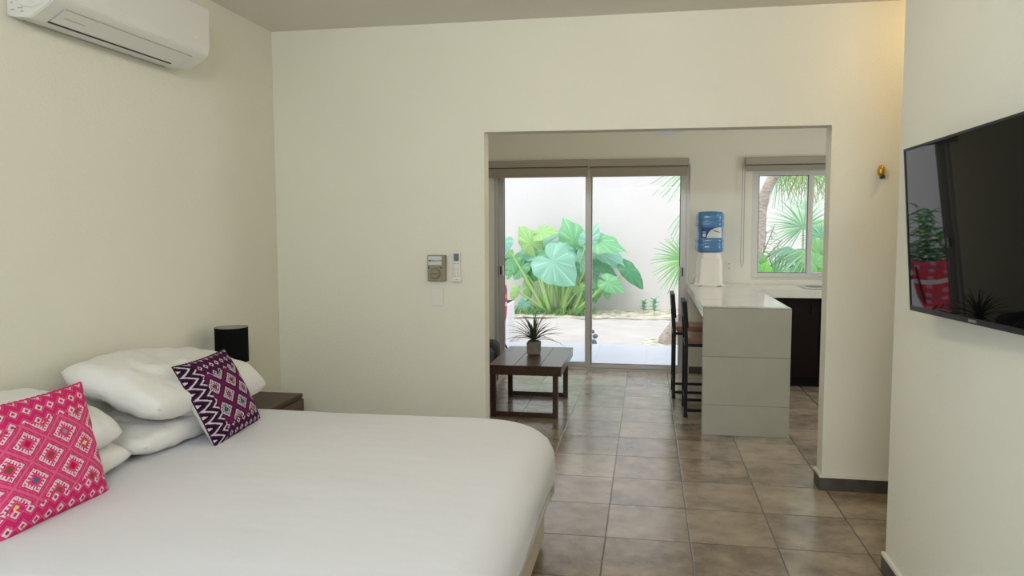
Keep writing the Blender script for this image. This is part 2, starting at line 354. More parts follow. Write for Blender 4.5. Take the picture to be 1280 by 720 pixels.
# ================================================================ BED
bed = thing('bed', 'wide low bed with a cream upholstered base against the left wall', 'bed', (-1.38, 2.62, 0))
def rel(o, x, y, z): return (x-o.location.x, y-o.location.y, z-o.location.z)
b = BM(); box(b, -0.94, 0.905, -0.99, 0.97, 0.02, 0.30, 0.02); build('bed_base', b, M_skirtbed, bed)
b = BM()
def rrect(x0, x1, y0, y1, r, n=8):
    q = []
    for k, (cx_, cy_) in enumerate(((x1-r, y1-r), (x0+0.03, y1-0.03), (x0+0.03, y0+0.03), (x1-r, y0+r))):
        rr = r if k in (0, 3) else 0.03
        for i in range(n+1): a = k*PI/2+i/n*PI/2; q.append((cx_+rr*math.cos(a), cy_+rr*math.sin(a)))
    return q
for (z0, z1, ins) in ((0.302, 0.56, 0), (0.5601, 0.585, 0.03)): prism(b, rrect(-0.94+ins, 0.955-ins, -1.0+ins, 0.97-ins, 0.24), 'z', z0, z1)
build('mattress', b, M_mattress, bed)
for sx in (-0.8, 0.8):
    for sy in (-0.85, 0.85):
        b = BM(); lathe(b, [(0.025, 0), (0.03, 0.0195)], 12, (sx, sy, 0)); build('bed_foot', b, M_black, bed)

def bedspread():
    X0, X1, Y0, Y1 = -2.315, -0.395, 1.60, 3.61     # plan of the covered top
    R, RC = 0.11, 0.25                              # roll of the edge, plan radius of the corners
    HX, HY = 0.245, 0.40                            # cloth beyond the roll's start at foot and sides
    nx, ny = 140, 140
    ix = X1-R-RC; iy0, iy1 = Y0+R+RC, Y1-R-RC; bm = BM(); vs = []
    for i in range(nx+1):
        a = X0+i/nx*(ix+RC+HX-X0); row = []
        for j in range(ny+1):
            c = lerp(iy0-RC-HY, iy1+RC+HY, j/ny)
            ex = max(0, a-ix); ey = 0
            if c > iy1: ey = c-iy1
            elif c < iy0: ey = c-iy0
            bx, by = min(a, ix), min(max(c, iy0), iy1)
            L0 = math.hypot(ex, ey)
            if ex == 0: L = max(0, abs(ey)-RC); D = abs(ey)
            elif ey == 0: L = max(0, ex-RC); D = ex
            else: L = max(0, L0-RC); D = L0
            x, y, z = a, c, 0.612
            if L > 0:
                dx, dy = ex/L0, ey/L0; arc = R*PI/2
                if L < arc: t = L/R; o = R*math.sin(t); dz = R*(1-math.cos(t)); h = 0
                else:
                    h = L-arc; th = math.atan2(abs(ey), ex)
                    s_ = by*2+th*2.2+(bx*2 if ex == 0 else 0)
                    amp = min(1, h/0.25)
                    o = R+amp*(0.014*math.sin(s_*4.1+0.4)+0.006*math.sin(s_*11))
                    if ex > 0 and ey != 0: o += 0.26*h*math.sin(2*th)**2
                    dz = R+h
                dz = min(dz, 0.50)
                x, y, z = bx+dx*(RC+o), by+dy*(RC+o), z-dz
            flat = max(0, 1-L/0.15)
            z += flat*(0.0028*noise.noise(Vector((x*1.6, y*5, 0)))+0.005*noise.noise(Vector((x*2.4+9, y*2, 4)))+0.0012*noise.noise(Vector((x*7, y*20, 2))))
            row.append(bm.verts.new((x, y, z)))
        vs.append(row)
    for i in range(nx):
        for j in range(ny): bm.faces.new((vs[i][j], vs[i+1][j], vs[i+1][j+1], vs[i][j+1]))
    for v in bm.verts: v.co -= Vector((-1.38, 2.62, 0))
    o = build('bedspread', bm, M_linen, smooth=True, loc=(-1.38, 2.62, 0))
    s = o.modifiers.new('thickness', 'SOLIDIFY'); s.thickness = 0.008; s.offset = 1
    return tag(o, 'smooth white cotton bedspread draped over the bed and hanging past its foot', 'bedspread')
bedspread()

def pillow_bm(w, d, h, seed, wr=0.010, n=44, pw=2.6, sag=0.0, flange=0.0):
    bm = BM()
    def P(i, j, s):
        u, v = 2*i/n-1, 2*j/n-1
        rc_n = 1-0.075*(u*u*v*v)**1.5; pin = rc_n-0.015*(1-u*u)*(v*v); pin2 = rc_n-0.015*(1-v*v)*(u*u)
        x = u*w/2*pin2; y = v*d/2*pin
        e = max(0, (1-abs(u)**pw))*max(0, (1-abs(v)**pw))
        t = h/2*e**0.36
        q = Vector((x*7+seed, y*7, seed*3.1+s))
        edge = (max(abs(u), abs(v)))**3
        wn = wr*e**0.3*(noise.noise(q*0.8)*0.7+0.35*noise.noise(q*2.2)-1.1*max(0, 0.28-abs(noise.noise(q*1.1+Vector((5, 0, 0)))))*(0.35+edge))
        return Vector((x, y, s*(t+wn)-sag*(u*u)))
    T = {}; B_ = {}
    for i in range(n+1):
        for j in range(n+1):
            rim = i in (0, n) or j in (0, n)
            T[i, j] = bm.verts.new(P(i, j, 1)); B_[i, j] = T[i, j] if rim else bm.verts.new(P(i, j, -1))
            if rim: T[i, j].co.z = -sag*(2*i/n-1)**2
    for i in range(n):
        for j in range(n):
            bm.faces.new((T[i, j], T[i+1, j], T[i+1, j+1], T[i, j+1]))
            try: bm.faces.new((B_[i, j], B_[i, j+1], B_[i+1, j+1], B_[i+1, j]))
            except ValueError: pass
    return bm
def pillow(loc, rot, dims, seed, label, **k):
    o = build('pillow', pillow_bm(*dims, seed, **k), M_pil, smooth=True, loc=loc); o.rotation_euler = rot
    return tag(o, label, 'pillow', 'white bed pillows')
pillow((-2.105, 2.14, 0.688), (0, 0.04, 0.02), (0.44, 0.88, 0.150), 3, 'white pillow lying under another, behind the pink cushion', wr=0.022)
pillow((-2.100, 2.08, 0.838), (0.02, 0.30, -0.02), (0.46, 0.86, 0.19), 11, 'white pillow on top of the stack behind the pink cushion', wr=0.030)
pillow((-2.095, 3.00, 0.688), (0, 0.04, -0.02), (0.44, 0.82, 0.150), 5, 'white pillow lying under another, left of the purple cushion', wr=0.026)
pillow((-2.080, 3.10, 0.846), (-0.11, 0.32, 0.03), (0.47, 1.04, 0.215), 8, 'big puffy white pillow on top, leaning between wall and purple cushion', wr=0.036)

# ---- embroidered cushions
def pat(u, v, pal):
    """colour of the woven pattern at cushion coordinates (u across, v up)"""
    base, alt, white, deep, accents, zig = pal
    N_ = 150; u = (math.floor(u*N_)+.5)/N_; v = (math.floor(v*N_)+.5)/N_
    if zig and u < 0.20:                              # zigzag column
        t = (u/0.20*1.0+abs(((v*7) % 1)-.5)*1.3) % 0.62
        return white if t < 0.17 else (deep if t < 0.40 else base)
    lo, hi = 0.20, 0.76
    wob = 0.045*abs(((u*3.5) % 1)-.5)*2
    if v < lo-wob or v > hi+wob:
        s = 9.5; a, b_ = u*s, v*s
        row = math.floor(b_); fa = (a+0.5*(row % 2)) % 1-.5; fb = b_ % 1-.5
        d = abs(fa)+abs(fb)*1.0
        if 0.17 < d < 0.33: return white
        if d <= 0.17: return base if (row+math.floor(a)) % 3 else deep
        return alt if 0.44 < d < 0.52 else base
    sx, sy = 3.0, 3.45
    a, b_ = u*sx+0.15, (v-lo)*sy
    p, q = a+b_, a-b_
    ip, iq = math.floor(p), math.floor(q)
    dd = max(abs(p-ip-.5), abs(q-iq-.5))*2          # 0 centre .. 1 border of the lozenge
    if dd < 0.17: return accents[(ip*7+iq*3) % len(accents)]
    if dd < 0.27: return base
    if dd < 0.34: return white if zig else alt
    if dd < 0.40: return base
    if dd < 0.66:
        if dd > 0.585: return white
        along = (q-iq) if abs(p-ip-.5) > abs(q-iq-.5) else (p-ip)
        return white if (along*9) % 1 > 0.45 else base
    if dd < 0.76: return base
    if dd < 0.82: return alt
    if dd < 0.90: return base
    return alt
def cushion(label, BL, BR, lean, size_h, pal, seed, shear, depth=0.11):
    """square cushion standing on its lower edge BL-BR, leaning back by `lean` radians towards the wall"""
    BL, BR = Vector(BL), Vector(BR); e = BR-BL; w = e.length; ux = e/w
    back = Vector((-ux.y, ux.x, 0))
    if back.x > 0: back = -back
    upv = (Vector((0, 0, 1))*math.cos(lean)+back*math.sin(lean)+ux*shear).normalized()
    nrm = ux.cross(upv).normalized()
    if nrm.x < 0: nrm = -nrm
    root = thing('cushion', label, 'cushion', (BL+BR)/2)
    n = 150
    def P(i, j, s):
        u, v = i/n, j/n; U, V = 2*u-1, 2*v-1
        pu = 1-0.045*(1-V*V)*U*U; pv = 1-0.045*(1-U*U)*V*V
        e_ = max(0, (1-abs(U)**3))*max(0, (1-abs(V)**3))
        t = depth/2*e_**0.5
        t += 0.004*e_*noise.noise(Vector((u*6+seed, v*6, s)))
        return ux*(U*pu*w/2)+upv*(size_h/2+V*pv*size_h/2)+nrm*(s*t)
    for s, nm, mt in ((1, 'embroidered_front', M_embroid), (-1, 'plain_back', M_pil)):
        k = 1 if s == 1 else 5
        bm = BM(); nn = n//k
        g = [[bm.verts.new(P(i*k, j*k, s)) for j in range(nn+1)] for i in range(nn+1)]
        for i in range(nn):
            for j in range(nn): bm.faces.new((g[i][j], g[i+1][j], g[i+1][j+1], g[i][j+1]))
        bmesh.ops.recalc_face_normals(bm, faces=bm.faces)
        o = build(nm, bm, mt, root, smooth=True)
        o['label'] = 'woven lozenge patterned cover front' if s == 1 else 'plain white cover back'
        if s == 1:
            ca = o.data.color_attributes.new('Col', 'FLOAT_COLOR', 'CORNER')
            for pgn in o.data.polygons:
                i, j = divmod(pgn.index, nn)
                c = pat((i+.5)/nn, (j+.5)/nn, pal)
                for li in pgn.loop_indices: ca.data[li].color = (*c, 1)
    bm = BM(); loop = []
    for t in range(160):
        q = t/40.0; s_ = int(q); f = q-s_
        i, j = ((f*n, 0), (n, f*n), (n-f*n, n), (0, n-f*n))[s_]
        loop.append(P(i, j, 1)+nrm*0.001+Vector((0, 0, 0.0022*(t % 2))))
    tube(bm, loop+[loop[0]], 0.0032, 6)
    p = build('edge_braid', bm, pal_mat(pal[0]), root, smooth=True)
    return root
_pm = {}
def pal_mat(c):
    if c not in _pm: _pm[c] = mat('braid_%d' % len(_pm), c, 0.9)
    return _pm[c]
PINK = ((0.66, 0.028, 0.16), (0.76, 0.13, 0.27), (0.80, 0.66, 0.70), (0.36, 0.02, 0.09),
        [(0.85, 0.62, 0.20), (0.03, 0.17, 0.35), (0.30, 0.08, 0.02), (0.35, 0.30, 0.32), (0.20, 0.12, 0.01), (0.60, 0.01, 0.06)], False)
PURP = ((0.050, 0.010, 0.045), (0.17, 0.018, 0.085), (0.66, 0.60, 0.66), (0.02, 0.006, 0.02),
        [(0.80, 0.16, 0.04), (0.55, 0.02, 0.06), (0.02, 0.20, 0.20), (0.03, 0.12, 0.25), (0.60, 0.05, 0.16)], True)
cushion('pink cushion embroidered with white and coloured lozenges, leaning on the left pillows', (-1.850, 1.872, 0.610), (-1.836, 2.322, 0.610), 0.34, 0.40, PINK, 2, 0.12)
cushion('dark purple cushion embroidered with small lozenges, leaning on the far pillows', (-1.770, 2.885, 0.610), (-1.812, 3.350, 0.610), 0.36, 0.385, PURP, 5, -0.21)

# ================================================================ NIGHTSTAND, LAMP
ns = thing('nightstand', 'dark walnut bedside table in the corner beyond the bed', 'bedside table', (-2.165, 3.965, 0))
b = BM(); box(b, -0.172, 0.165, -0.29, 0.235, 0.528, 0.55, 0.002); build('tabletop', b, M_wood2, ns)
b = BM(); box(b, -0.17, 0.160, -0.287, 0.232, 0.36, 0.5275); build('cabinet_body', b, M_wood2, ns)
b = BM(); box(b, 0.1605, 0.176, -0.28, 0.225, 0.372, 0.520, 0.002); dr = build('drawer', b, M_wood2, ns)
b = BM(); lathe(b, [(0.006, 0), (0.006, 0.012), (0.012, 0.016), (0.010, 0.024)], 14); bmesh.ops.rotate(b, cent=(0, 0, 0), matrix=Matrix.Rotation(PI/2, 3, 'Y'), verts=b.verts)
kb = build('knob', b, M_steel, dr, loc=(0.1765, 0.01, 0.446))
for sx in (-0.15, 0.14):
    for sy in (-0.26, 0.21):
        b = BM(); box(b, sx-0.018, sx+0.018, sy-0.018, sy+0.018, 0, 0.3595, 0.002); build('leg', b, M_wood2, ns)
LX, LY = -2.190, 3.76
lamp = thing('table_lamp', 'bedside lamp with a black drum shade on the nightstand', 'table lamp', (LX, LY, 0.55))
b = BM(); lathe(b, [(0.060, 0.0005), (0.060, 0.010), (0.052, 0.016), (0.008, 0.020)], 32); build('lamp_base', b, M_black, lamp, smooth=True)
b = BM(); lathe(b, [(0.006, 0.0205), (0.006, 0.31)], 12); build('lamp_pole', b, mat('lamp_pole_metal', (0.16, 0.15, 0.12), 0.4, metal=0.6), lamp, smooth=True)
b = BM(); lathe(b, [(0.086, 0.262), (0.086, 0.447), (0.0845, 0.447), (0.0845, 0.262), (0.086, 0.262)], 48, cap=False); sh = build('lamp_shade', b, M_lampblack, lamp, smooth=False)
b = BM(); lathe(b, [(0.0842, 0.263), (0.0842, 0.446)], 48, cap=False); build('shade_lining', b, M_lampin, sh, smooth=True)
b = BM(); lathe(b, [(0.014, 0.311), (0.03, 0.35), (0.028, 0.385), (0.0, 0.40)], 20); build('bulb', b, M_plastic, lamp, smooth=True)

# ================================================================ AIR CONDITIONER
ac = thing('air_conditioner', 'long white wall-mounted air conditioner high on the left wall', 'air conditioner', (XL+0.001, 3.03, 2.30))
prof = [(0, 0.012), (0.10, 0.0), (0.190, 0.052), (0.208, 0.068), (0.218, 0.10), (0.220, 0.29), (0.212, 0.30), (0, 0.305)]
b = BM(); prism(b, prof, 'y', -0.49, 0.50)
bmesh.ops.bevel(b, geom=[e for e in b.edges], offset=0.004, segments=2, affect='EDGES')
build('housing', b, M_plastic, ac, smooth=False)
b = BM()                               # outlet slot under the vane
pA, pB = Vector((0.100, 0, -0.0002)), Vector((0.190, 0, 0.0518))
dd = (pB-pA).normalized(); nn = Vector((dd.z, 0, -dd.x))
def strip(b, s0, s1, y0, y1, off, th):
    q = []
    for s, o_ in ((s0, off), (s1, off), (s1, off+th), (s0, off+th)): r = pA+dd*s+nn*o_; q.append((r.x, r.z))
    prism(b, q, 'y', y0, y1)
strip(b, 0.004, 0.014, -0.415, 0.345, 0.0003, 0.0012); build('outlet_slot', b, M_vent, ac)
b = BM(); strip(b, 0.0145, 0.092, -0.412, 0.40, 0.0004, 0.003); vn = build('louvre_vane', b, M_plastic, ac)
b = BM(); strip(b, 0.0925, 0.0945, -0.412, 0.40, 0.0003, 0.0025); strip(b, 0.0145, 0.0885, 0.4005, 0.4025, 0.0003, 0.0025); strip(b, 0.0145, 0.0885, -0.4145, -0.4125, 0.0003, 0.0025); build('vane_seam', b, M_greyline, ac)
b = BM(); strip(b, 0.050, 0.054, -0.38, -0.27, 0.0035, 0.0008); build('printed_mark', b, M_btn, ac)
b = BM(); box(b, 0.012, 0.020, -0.43, 0.43, 0.0065, 0.0105); build('bottom_seam', b, M_greyline, ac)
b = BM(); box(b, 0.2202, 0.221, 0.378, 0.386, 0.125, 0.133); build('indicator_light', b, mat('red_led', (0.8, 0.2, 0.15), 0.4, emit=(1, 0.3, 0.2, 0.6)), ac)
b = BM()                               # rounded end cap with marks
lathe(b, [(0.085, 0), (0.082, 0.004)], 36); bmesh.ops.rotate(b, cent=(0, 0, 0), matrix=Matrix.Rotation(PI/2, 3, 'X'), verts=b.verts)
build('end_cap', b, M_plastic, ac, loc=(0.105, -0.4905, 0.12))
for (x, z, w) in ((0.02, 0.03, 0.014), (0.05, 0.035, 0.02), (0.02, 0.055, 0.01), (0.06, 0.022, 0.012)):
    b = BM(); box(b, x, x+w, -0.492, -0.4905, z, z+0.004); build('embossed_mark', b, M_greyline, ac)

# ================================================================ WALL CONTROLS
def on_wall(px, py): p = at(px, py, YB-0.0005); return p
p0 = on_wall(547.5, 334.8)
th = thing('thermostat', 'olive grey thermostat box with a dial and a printed silver label', 'thermostat', p0)
b = BM(); box(b, -0.0565, 0.0565, -0.040, 0, -0.080, 0.080, 0.004); build('case', b, M_olive, th)
b = BM(); box(b, -0.050, 0.034, -0.0415, -0.0402, 0.020, 0.073, 0.0005); lb = build('label_plate', b, M_label, th); lb['label'] = 'silver printed label plate'
text_mesh('lettering', 'BERKLION', 0.0165, M_ink, th, (-0.0035, -0.0417, 0.045), (PI/2, 0, 0))
b = BM(); box(b, -0.047, -0.041, -0.0425, -0.0417, 0.040, 0.050); build('square_mark', b, M_ink, th)
b = BM(); lathe(b, [(0.031, 0), (0.031, 0.003), (0.028, 0.010), (0.026, 0.012), (0.0, 0.012)], 36); bmesh.ops.rotate(b, cent=(0, 0, 0), matrix=Matrix.Rotation(PI/2, 3, 'X'), verts=b.verts)
dl = build('dial', b, M_olive, th, loc=(-0.006, -0.0402, -0.033)); 
b = BM(); box(b, -0.024, 0.024, -0.016, -0.0125, -0.003, 0.003, 0.001); build('dial_grip', b, M_olive_d, dl)
b = BM(); lathe(b, [(0.0335, 0), (0.0335, 0.0008), (0.0312, 0.0008)], 36); bmesh.ops.rotate(b, cent=(0, 0, 0), matrix=Matrix.Rotation(PI/2, 3, 'X'), verts=b.verts); build('dial_ring', b, M_olive_d, dl)
for sx in (-0.048, 0.031):
    b = BM(); box(b, sx-0.0045, sx+0.0045, -0.0415, -0.0402, -0.0015, 0.0065); build('screw', b, M_vent, th)
b = BM()
for k in range(5): box(b, 0.0567, 0.0573, -0.034, -0.008, 0.02+k*0.009, 0.024+k*0.009)
build('side_vents', b, M_olive_d, th)
p1 = on_wall(572, 333.5)
rc = thing('remote_control', 'slim white air conditioner remote in a wall holder', 'remote control', p1)
b = BM(); box(b, -0.026, 0.026, -0.008, 0, -0.09, 0.02, 0.003); box(b, -0.028, 0.028, -0.026, -0.008, -0.092, -0.060, 0.003); build('wall_holder', b, M_plastic_w, rc)
b = BM(); box(b, -0.023, 0.023, -0.0255, -0.0082, -0.0595, 0.092, 0.005); build('remote_body', b, M_plastic, rc)
b = BM(); box(b, -0.017, 0.015, -0.0268, -0.0256, 0.036, 0.082); build('display', b, M_lcd, rc)
for k in range(2): b = BM(); box(b, -0.016+k*0.018, -0.003+k*0.018, -0.0268, -0.0256, 0.018, 0.026); build('button', b, M_btn, rc)
for r_ in range(5):
    for c_ in range(2): b = BM(); box(b, -0.015+c_*0.019, -0.007+c_*0.019, -0.0268, -0.0256, -0.012-r_*0.0115, -0.007-r_*0.0115); build('button', b, M_btn, rc)
b = BM(); box(b, -0.008, 0.010, -0.0272, -0.0262, -0.080, -0.074); build('printed_mark', b, M_btn, rc)
p2 = on_wall(547.3, 370.3)
sw = thing('light_switch', 'ivory double light switch below the thermostat', 'light switch', p2)
b = BM(); box(b, -0.037, 0.037, -0.009, 0, -0.058, 0.055, 0.003); build('switch_plate', b, M_plastic_w, sw)
b = BM(); box(b, -0.020, 0.018, -0.013, -0.0092, 0.010, 0.036, 0.002); build('rocker', b, M_plastic, sw)
b = BM(); box(b, -0.020, 0.018, -0.012, -0.0092, -0.034, -0.010, 0.002); build('rocker', b, M_plastic_w, sw)
p3 = on_wall(1100, 215)
hk = thing('wall_hook', 'small oval brass hook with a dark underside on the right pier', 'hook', p3)
b = BM(); bmesh.ops.create_uvsphere(b, u_segments=24, v_segments=14, radius=1)
for v in b.verts: v.co = Vector((v.co.x*0.020, -0.022+v.co.y*0.022, 0.004+v.co.z*0.034))
build('hook_body', b, M_brass, hk, smooth=True)
b = BM(); box(b, -0.006, 0.016, -0.048, -0.012, -0.040, -0.018, 0.004); build('hook_tip', b, M_vent, hk)

# ================================================================ TELEVISION
tw_, th_ = 1.06, 0.592
far = Vector((0.945, 3.05, 1.512))
sw_ang = math.radians(2.6); tilt = math.radians(3.8); rollx = math.radians(1.2)
tv = thing('television', 'flat black television on a bracket on the right wall', 'television', far)
# local frame: X = along the screen towards the camera (near end), Y = out of the screen, Z = up
ax = Vector((math.sin(sw_ang), -math.cos(sw_ang), math.sin(rollx))).normalized()
nrm = Vector((-math.cos(sw_ang), -math.sin(sw_ang), -math.tan(tilt))); nrm = (nrm-ax*nrm.dot(ax)).normalized()
zz = ax.cross(nrm)
if zz.z < 0: zz = -zz
mw = Matrix((ax, zz.cross(ax), zz)).transposed()
sgn = 1 if mw.col[1].dot(nrm) > 0 else -1
tv.rotation_euler = mw.to_euler()
def tvb(name, x0, x1, d0, d1, z0, z1, m, bev=0.0, parent=None):
    b = BM(); a, c = sorted((sgn*d0, sgn*d1)); box(b, x0, x1, a, c, z0, z1, bev); return build(name, b, m, parent or tv)
tvb('casing', 0, tw_, -0.034, -0.001, -th_/2, th_/2, M_tvframe, 0.006)
e = 0.009
b = BM()
for q in ((0, e, -th_/2, th_/2), (tw_-e, tw_, -th_/2, th_/2), (e, tw_-e, th_/2-e, th_/2), (e, tw_-e, -th_/2, -th_/2+0.018)):
    a, c = sorted((sgn*0.0, sgn*0.004)); box(b, q[0], q[1], a, c, q[2], q[3], 0.001)
build('bezel', b, M_tvframe, tv)
tvb('screen', e+0.0005, tw_-e-0.0005, -0.0005, 0.001, -th_/2+0.0185, th_/2-e-0.0005, M_tvglass)
tb = text_mesh('brand_lettering', 'SAMSUNG', 0.012, M_brand, tv, (0.5, sgn*0.0045, -th_/2+0.009), (PI/2, 0, PI if sgn > 0 else 0))
bk = thing('television_bracket', 'black wall bracket hidden behind the television', 'bracket', (XR-0.001, 2.5, 1.53))
b = BM(); box(b, -0.012, 0, -0.12, 0.12, -0.12, 0.12, 0.002); build('wall_plate', b, M_black, bk)
b = BM(); box(b, -0.042, -0.0125, -0.03, 0.03, -0.05, 0.05, 0.002); build('bracket_arm', b, M_black, bk)

# ================================================================ COFFEE TABLE, PLANT
ct = thing('coffee_table', 'dark brown wooden coffee table with sled legs near the glass door', 'coffee table', (-0.948, 6.43, 0))
TX0, TX1, TY0, TY1 = -0.292, 0.292, -0.485, 0.50
b = BM()
pw_ = [(-0.292, -0.088), (-0.085, 0.119), (0.122, 0.292)]
for a, c in pw_: box(b, a, c, TY0, TY1, 0.402, 0.428, 0.0015)
build('tabletop', b, M_wood, ct)
b = BM(); box(b, TX0+0.002, TX1-0.002, TY0+0.002, TY0+0.03, 0.350, 0.4015); box(b, TX0+0.002, TX1-0.002, TY1-0.03, TY1-0.002, 0.350, 0.4015)
box(b, TX0+0.002, TX0+0.03, TY0+0.03, TY1-0.03, 0.350, 0.4015); box(b, TX1-0.03, TX1-0.002, TY0+0.03, TY1-0.03, 0.350, 0.4015); build('apron', b, M_wood, ct)
for sx in (-0.262, 0.240):
    for sy in (-0.425, 0.345):
        b = BM(); box(b, sx-0.021, sx+0.021, sy-0.021, sy+0.021, 0, 0.3495 if sy < 0 else 0.4015, 0.002); build('leg', b, M_wood, ct)
for sy in (-0.425, 0.345):
    b = BM(); box(b, -0.2405, 0.2185, sy-0.02, sy+0.02, 0.004, 0.044, 0.002); build('floor_rail', b, M_wood, ct)

pp = thing('potted_plant', 'small spiky plant in a concrete pot on the coffee table', 'potted plant', (-0.955, 6.50, 0.4285))
b = BM()
sq = 0.058
box(b, -sq, sq, -sq, sq, 0, 0.115, 0.014, 3)
for v in b.verts:
    k = 0.90+0.10*v.co.z/0.115; v.co.x *= k; v.co.y *= k
build('pot', b, M_concrete, pp)
b = BM(); lathe(b, [(0.05, 0.1152), (0.05, 0.119), (0.0, 0.122)], 24); build('soil', b, M_soil, pp)
def blade_leaf(bm, base, az, length, elev, droop, width, col, cols, seg=9):
    d = Vector((math.cos(az), math.sin(az), 0)); side = Vector((-math.sin(az), math.cos(az), 0)); rows = []
    p = Vector(base); e_ = elev
    for i in range(seg+1):
        t = i/seg; w = width*(1-t)**0.7*(0.75+0.6*t if t < .4 else 1.0)
        rows.append((bm.verts.new(p-side*w/2+Vector((0, 0, w*0.28))), bm.verts.new(p-Vector((0, 0, w*0.06))), bm.verts.new(p+side*w/2+Vector((0, 0, w*0.28)))))
        p = p+(d*math.cos(e_)+Vector((0, 0, math.sin(e_))))*(length/seg); e_ -= droop/seg
    for a, c in zip(rows, rows[1:]):
        for k in (0, 1):
            f = bm.faces.new((a[k], a[k+1], c[k+1], c[k])); cols.append(col)
def paint(o, cols):
    ca = o.data.color_attributes.new('Col', 'FLOAT_COLOR', 'CORNER')
    for p_ in o.data.polygons:
        for li in p_.loop_indices: ca.data[li].color = (*cols[p_.index], 1)
for k in range(46):
    b = BM(); cols = []
    f = k/46; az = k*2.399+random.uniform(-.2, .2); el = lerp(0.30, 1.40, f**0.8)+random.uniform(-.08, .08)
    ln = lerp(0.29, 0.235, f)*random.uniform(0.85, 1.08)
    g_ = random.uniform(0.7, 1.4); col = (0.045*g_, 0.085*g_, 0.028*g_) if random.random() > .22 else (0.12, 0.055, 0.035)
    blade_leaf(b, (0.012*math.cos(az), 0.012*math.sin(az), 0.121+0.03*f), az, ln, el, 0.75*(1-f*0.7)+0.25, 0.019, col, cols)
    o = build('leaf', b, M_agave, pp); paint(o, cols)

# ================================================================ SOFA
sf = thing('sofa', 'charcoal upholstered sofa partly hidden behind the left side of the opening', 'sofa', (-1.90, 6.25, 0))
b = BM(); box(b, -0.55, 0.52, -1.0, 0.85, 0.06, 0.27, 0.03, 3); build('sofa_base', b, M_sofa, sf, smooth=True)
b = BM(); box(b, -0.55, -0.33, -1.0, 0.85, 0.275, 0.80, 0.06, 4); build('backrest', b, M_sofa, sf, smooth=True)
for y0, y1 in ((-0.78, -0.08), (-0.075, 0.62)):
    b = BM(); box(b, -0.325, 0.53, y0, y1, 0.275, 0.43, 0.05, 4); build('seat_cushion', b, M_sofa, sf, smooth=True)
for y0, y1 in ((-1.0, -0.785), (0.625, 0.86)):
    b = BM(); box(b, -0.325, 0.545, y0, y1, 0.275, 0.47, 0.07, 5); build('armrest', b, M_sofa, sf, smooth=True)
for sx in (-0.48, 0.45):
    for sy in (-0.92, 0.78):
        b = BM(); lathe(b, [(0.018, 0), (0.024, 0.0595)], 12, (sx, sy, 0)); build('leg', b, M_black, sf)

# ================================================================ KITCHEN
pn = thing('kitchen_peninsula', 'white tiled breakfast counter with a waterfall end and tiled top', 'counter', (0.715, 6.6, 0))
def rb(b, x0, x1, y0, y1, z0, z1, bev=0.0): return box(b, x0-0.715, x1-0.715, y0-6.6, y1-6.6, z0, z1, bev)
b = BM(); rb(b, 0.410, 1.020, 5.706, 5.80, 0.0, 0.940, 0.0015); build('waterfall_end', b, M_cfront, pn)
b = BM(); rb(b, 0.410, 1.020, 5.8005, 8.085, 0.855, 0.940, 0.0015); build('countertop', b, M_ctop, pn)
b = BM(); rb(b, 0.80, 1.00, 5.8005, 7.42, 0.0, 0.8545); build('counter_support', b, M_cside, pn)
sc = thing('kitchen_cabinet', 'dark base cabinet run with white worktop under the kitchen window', 'cabinet', (1.85, 7.78, 0))
def rc_(b, x0, x1, y0, y1, z0, z1, bev=0.0): return box(b, x0-1.85, x1-1.85, y0-7.78, y1-7.78, z0, z1, bev)
b = BM(); rc_(b, 1.0215, 2.74, 7.46, 8.085, 0.858, 0.938, 0.0015); build('worktop', b, mat('worktop_tile', (0.70, 0.68, 0.61), 0.14), sc)
b = BM(); rc_(b, 1.0215, 2.74, 7.55, 8.085, 0.08, 0.8575); build('cabinet_body', b, M_cab, sc)
b = BM(); rc_(b, 1.0215, 2.74, 7.62, 8.085, 0.0, 0.0795); build('plinth', b, M_black, sc)
for k in range(3):
    x0 = 1.03+k*0.57; b = BM(); rc_(b, x0, x0+0.56, 7.528, 7.549, 0.10, 0.845, 0.002); d_ = build('cabinet_door', b, M_cab, sc)
    b = BM(); rc_(b, x0+0.49, x0+0.50, 7.510, 7.5278, 0.70, 0.80, 0.002); build('handle', b, M_black, d_)
sk = thing('kitchen_sink', 'stainless steel sink let into the worktop below the window', 'sink', (1.98, 7.73, 0.939))
b = BM()
o1 = (-0.52, 0.52, -0.20, 0.20); i1 = (-0.46, -0.04, -0.15, 0.15); i2 = (0.04, 0.46, -0.15, 0.15)
box(b, -0.52, 0.52, -0.20, -0.15, 0, 0.007, 0.002); box(b, -0.52, 0.52, 0.15, 0.20, 0, 0.007, 0.002)
for a, c in ((-0.52, -0.46), (-0.04, 0.04), (0.46, 0.52)): box(b, a, c, -0.15, 0.15, 0, 0.007, 0.002)
build('sink_rim', b, M_steel, sk)
for a, c in ((-0.46, -0.04), (0.04, 0.46)):
    b = BM(); box(b, a, c, -0.15, 0.15, 0.0002, 0.0012); build('basin', b, mat('sink_basin', (0.06, 0.055, 0.05), 0.3, metal=0.6) if a < 0 else bpy.data.materials['sink_basin'], sk)
b = BM(); tube(b, [(0, 0.17, 0.007), (0, 0.17, 0.012)], 0.022, 16); tube(b, [(0, 0.17, 0.012), (0.0, 0.165, 0.03), (0.0, 0.09, 0.035)], 0.010, 10); build('tap', b, M_steel, sk)

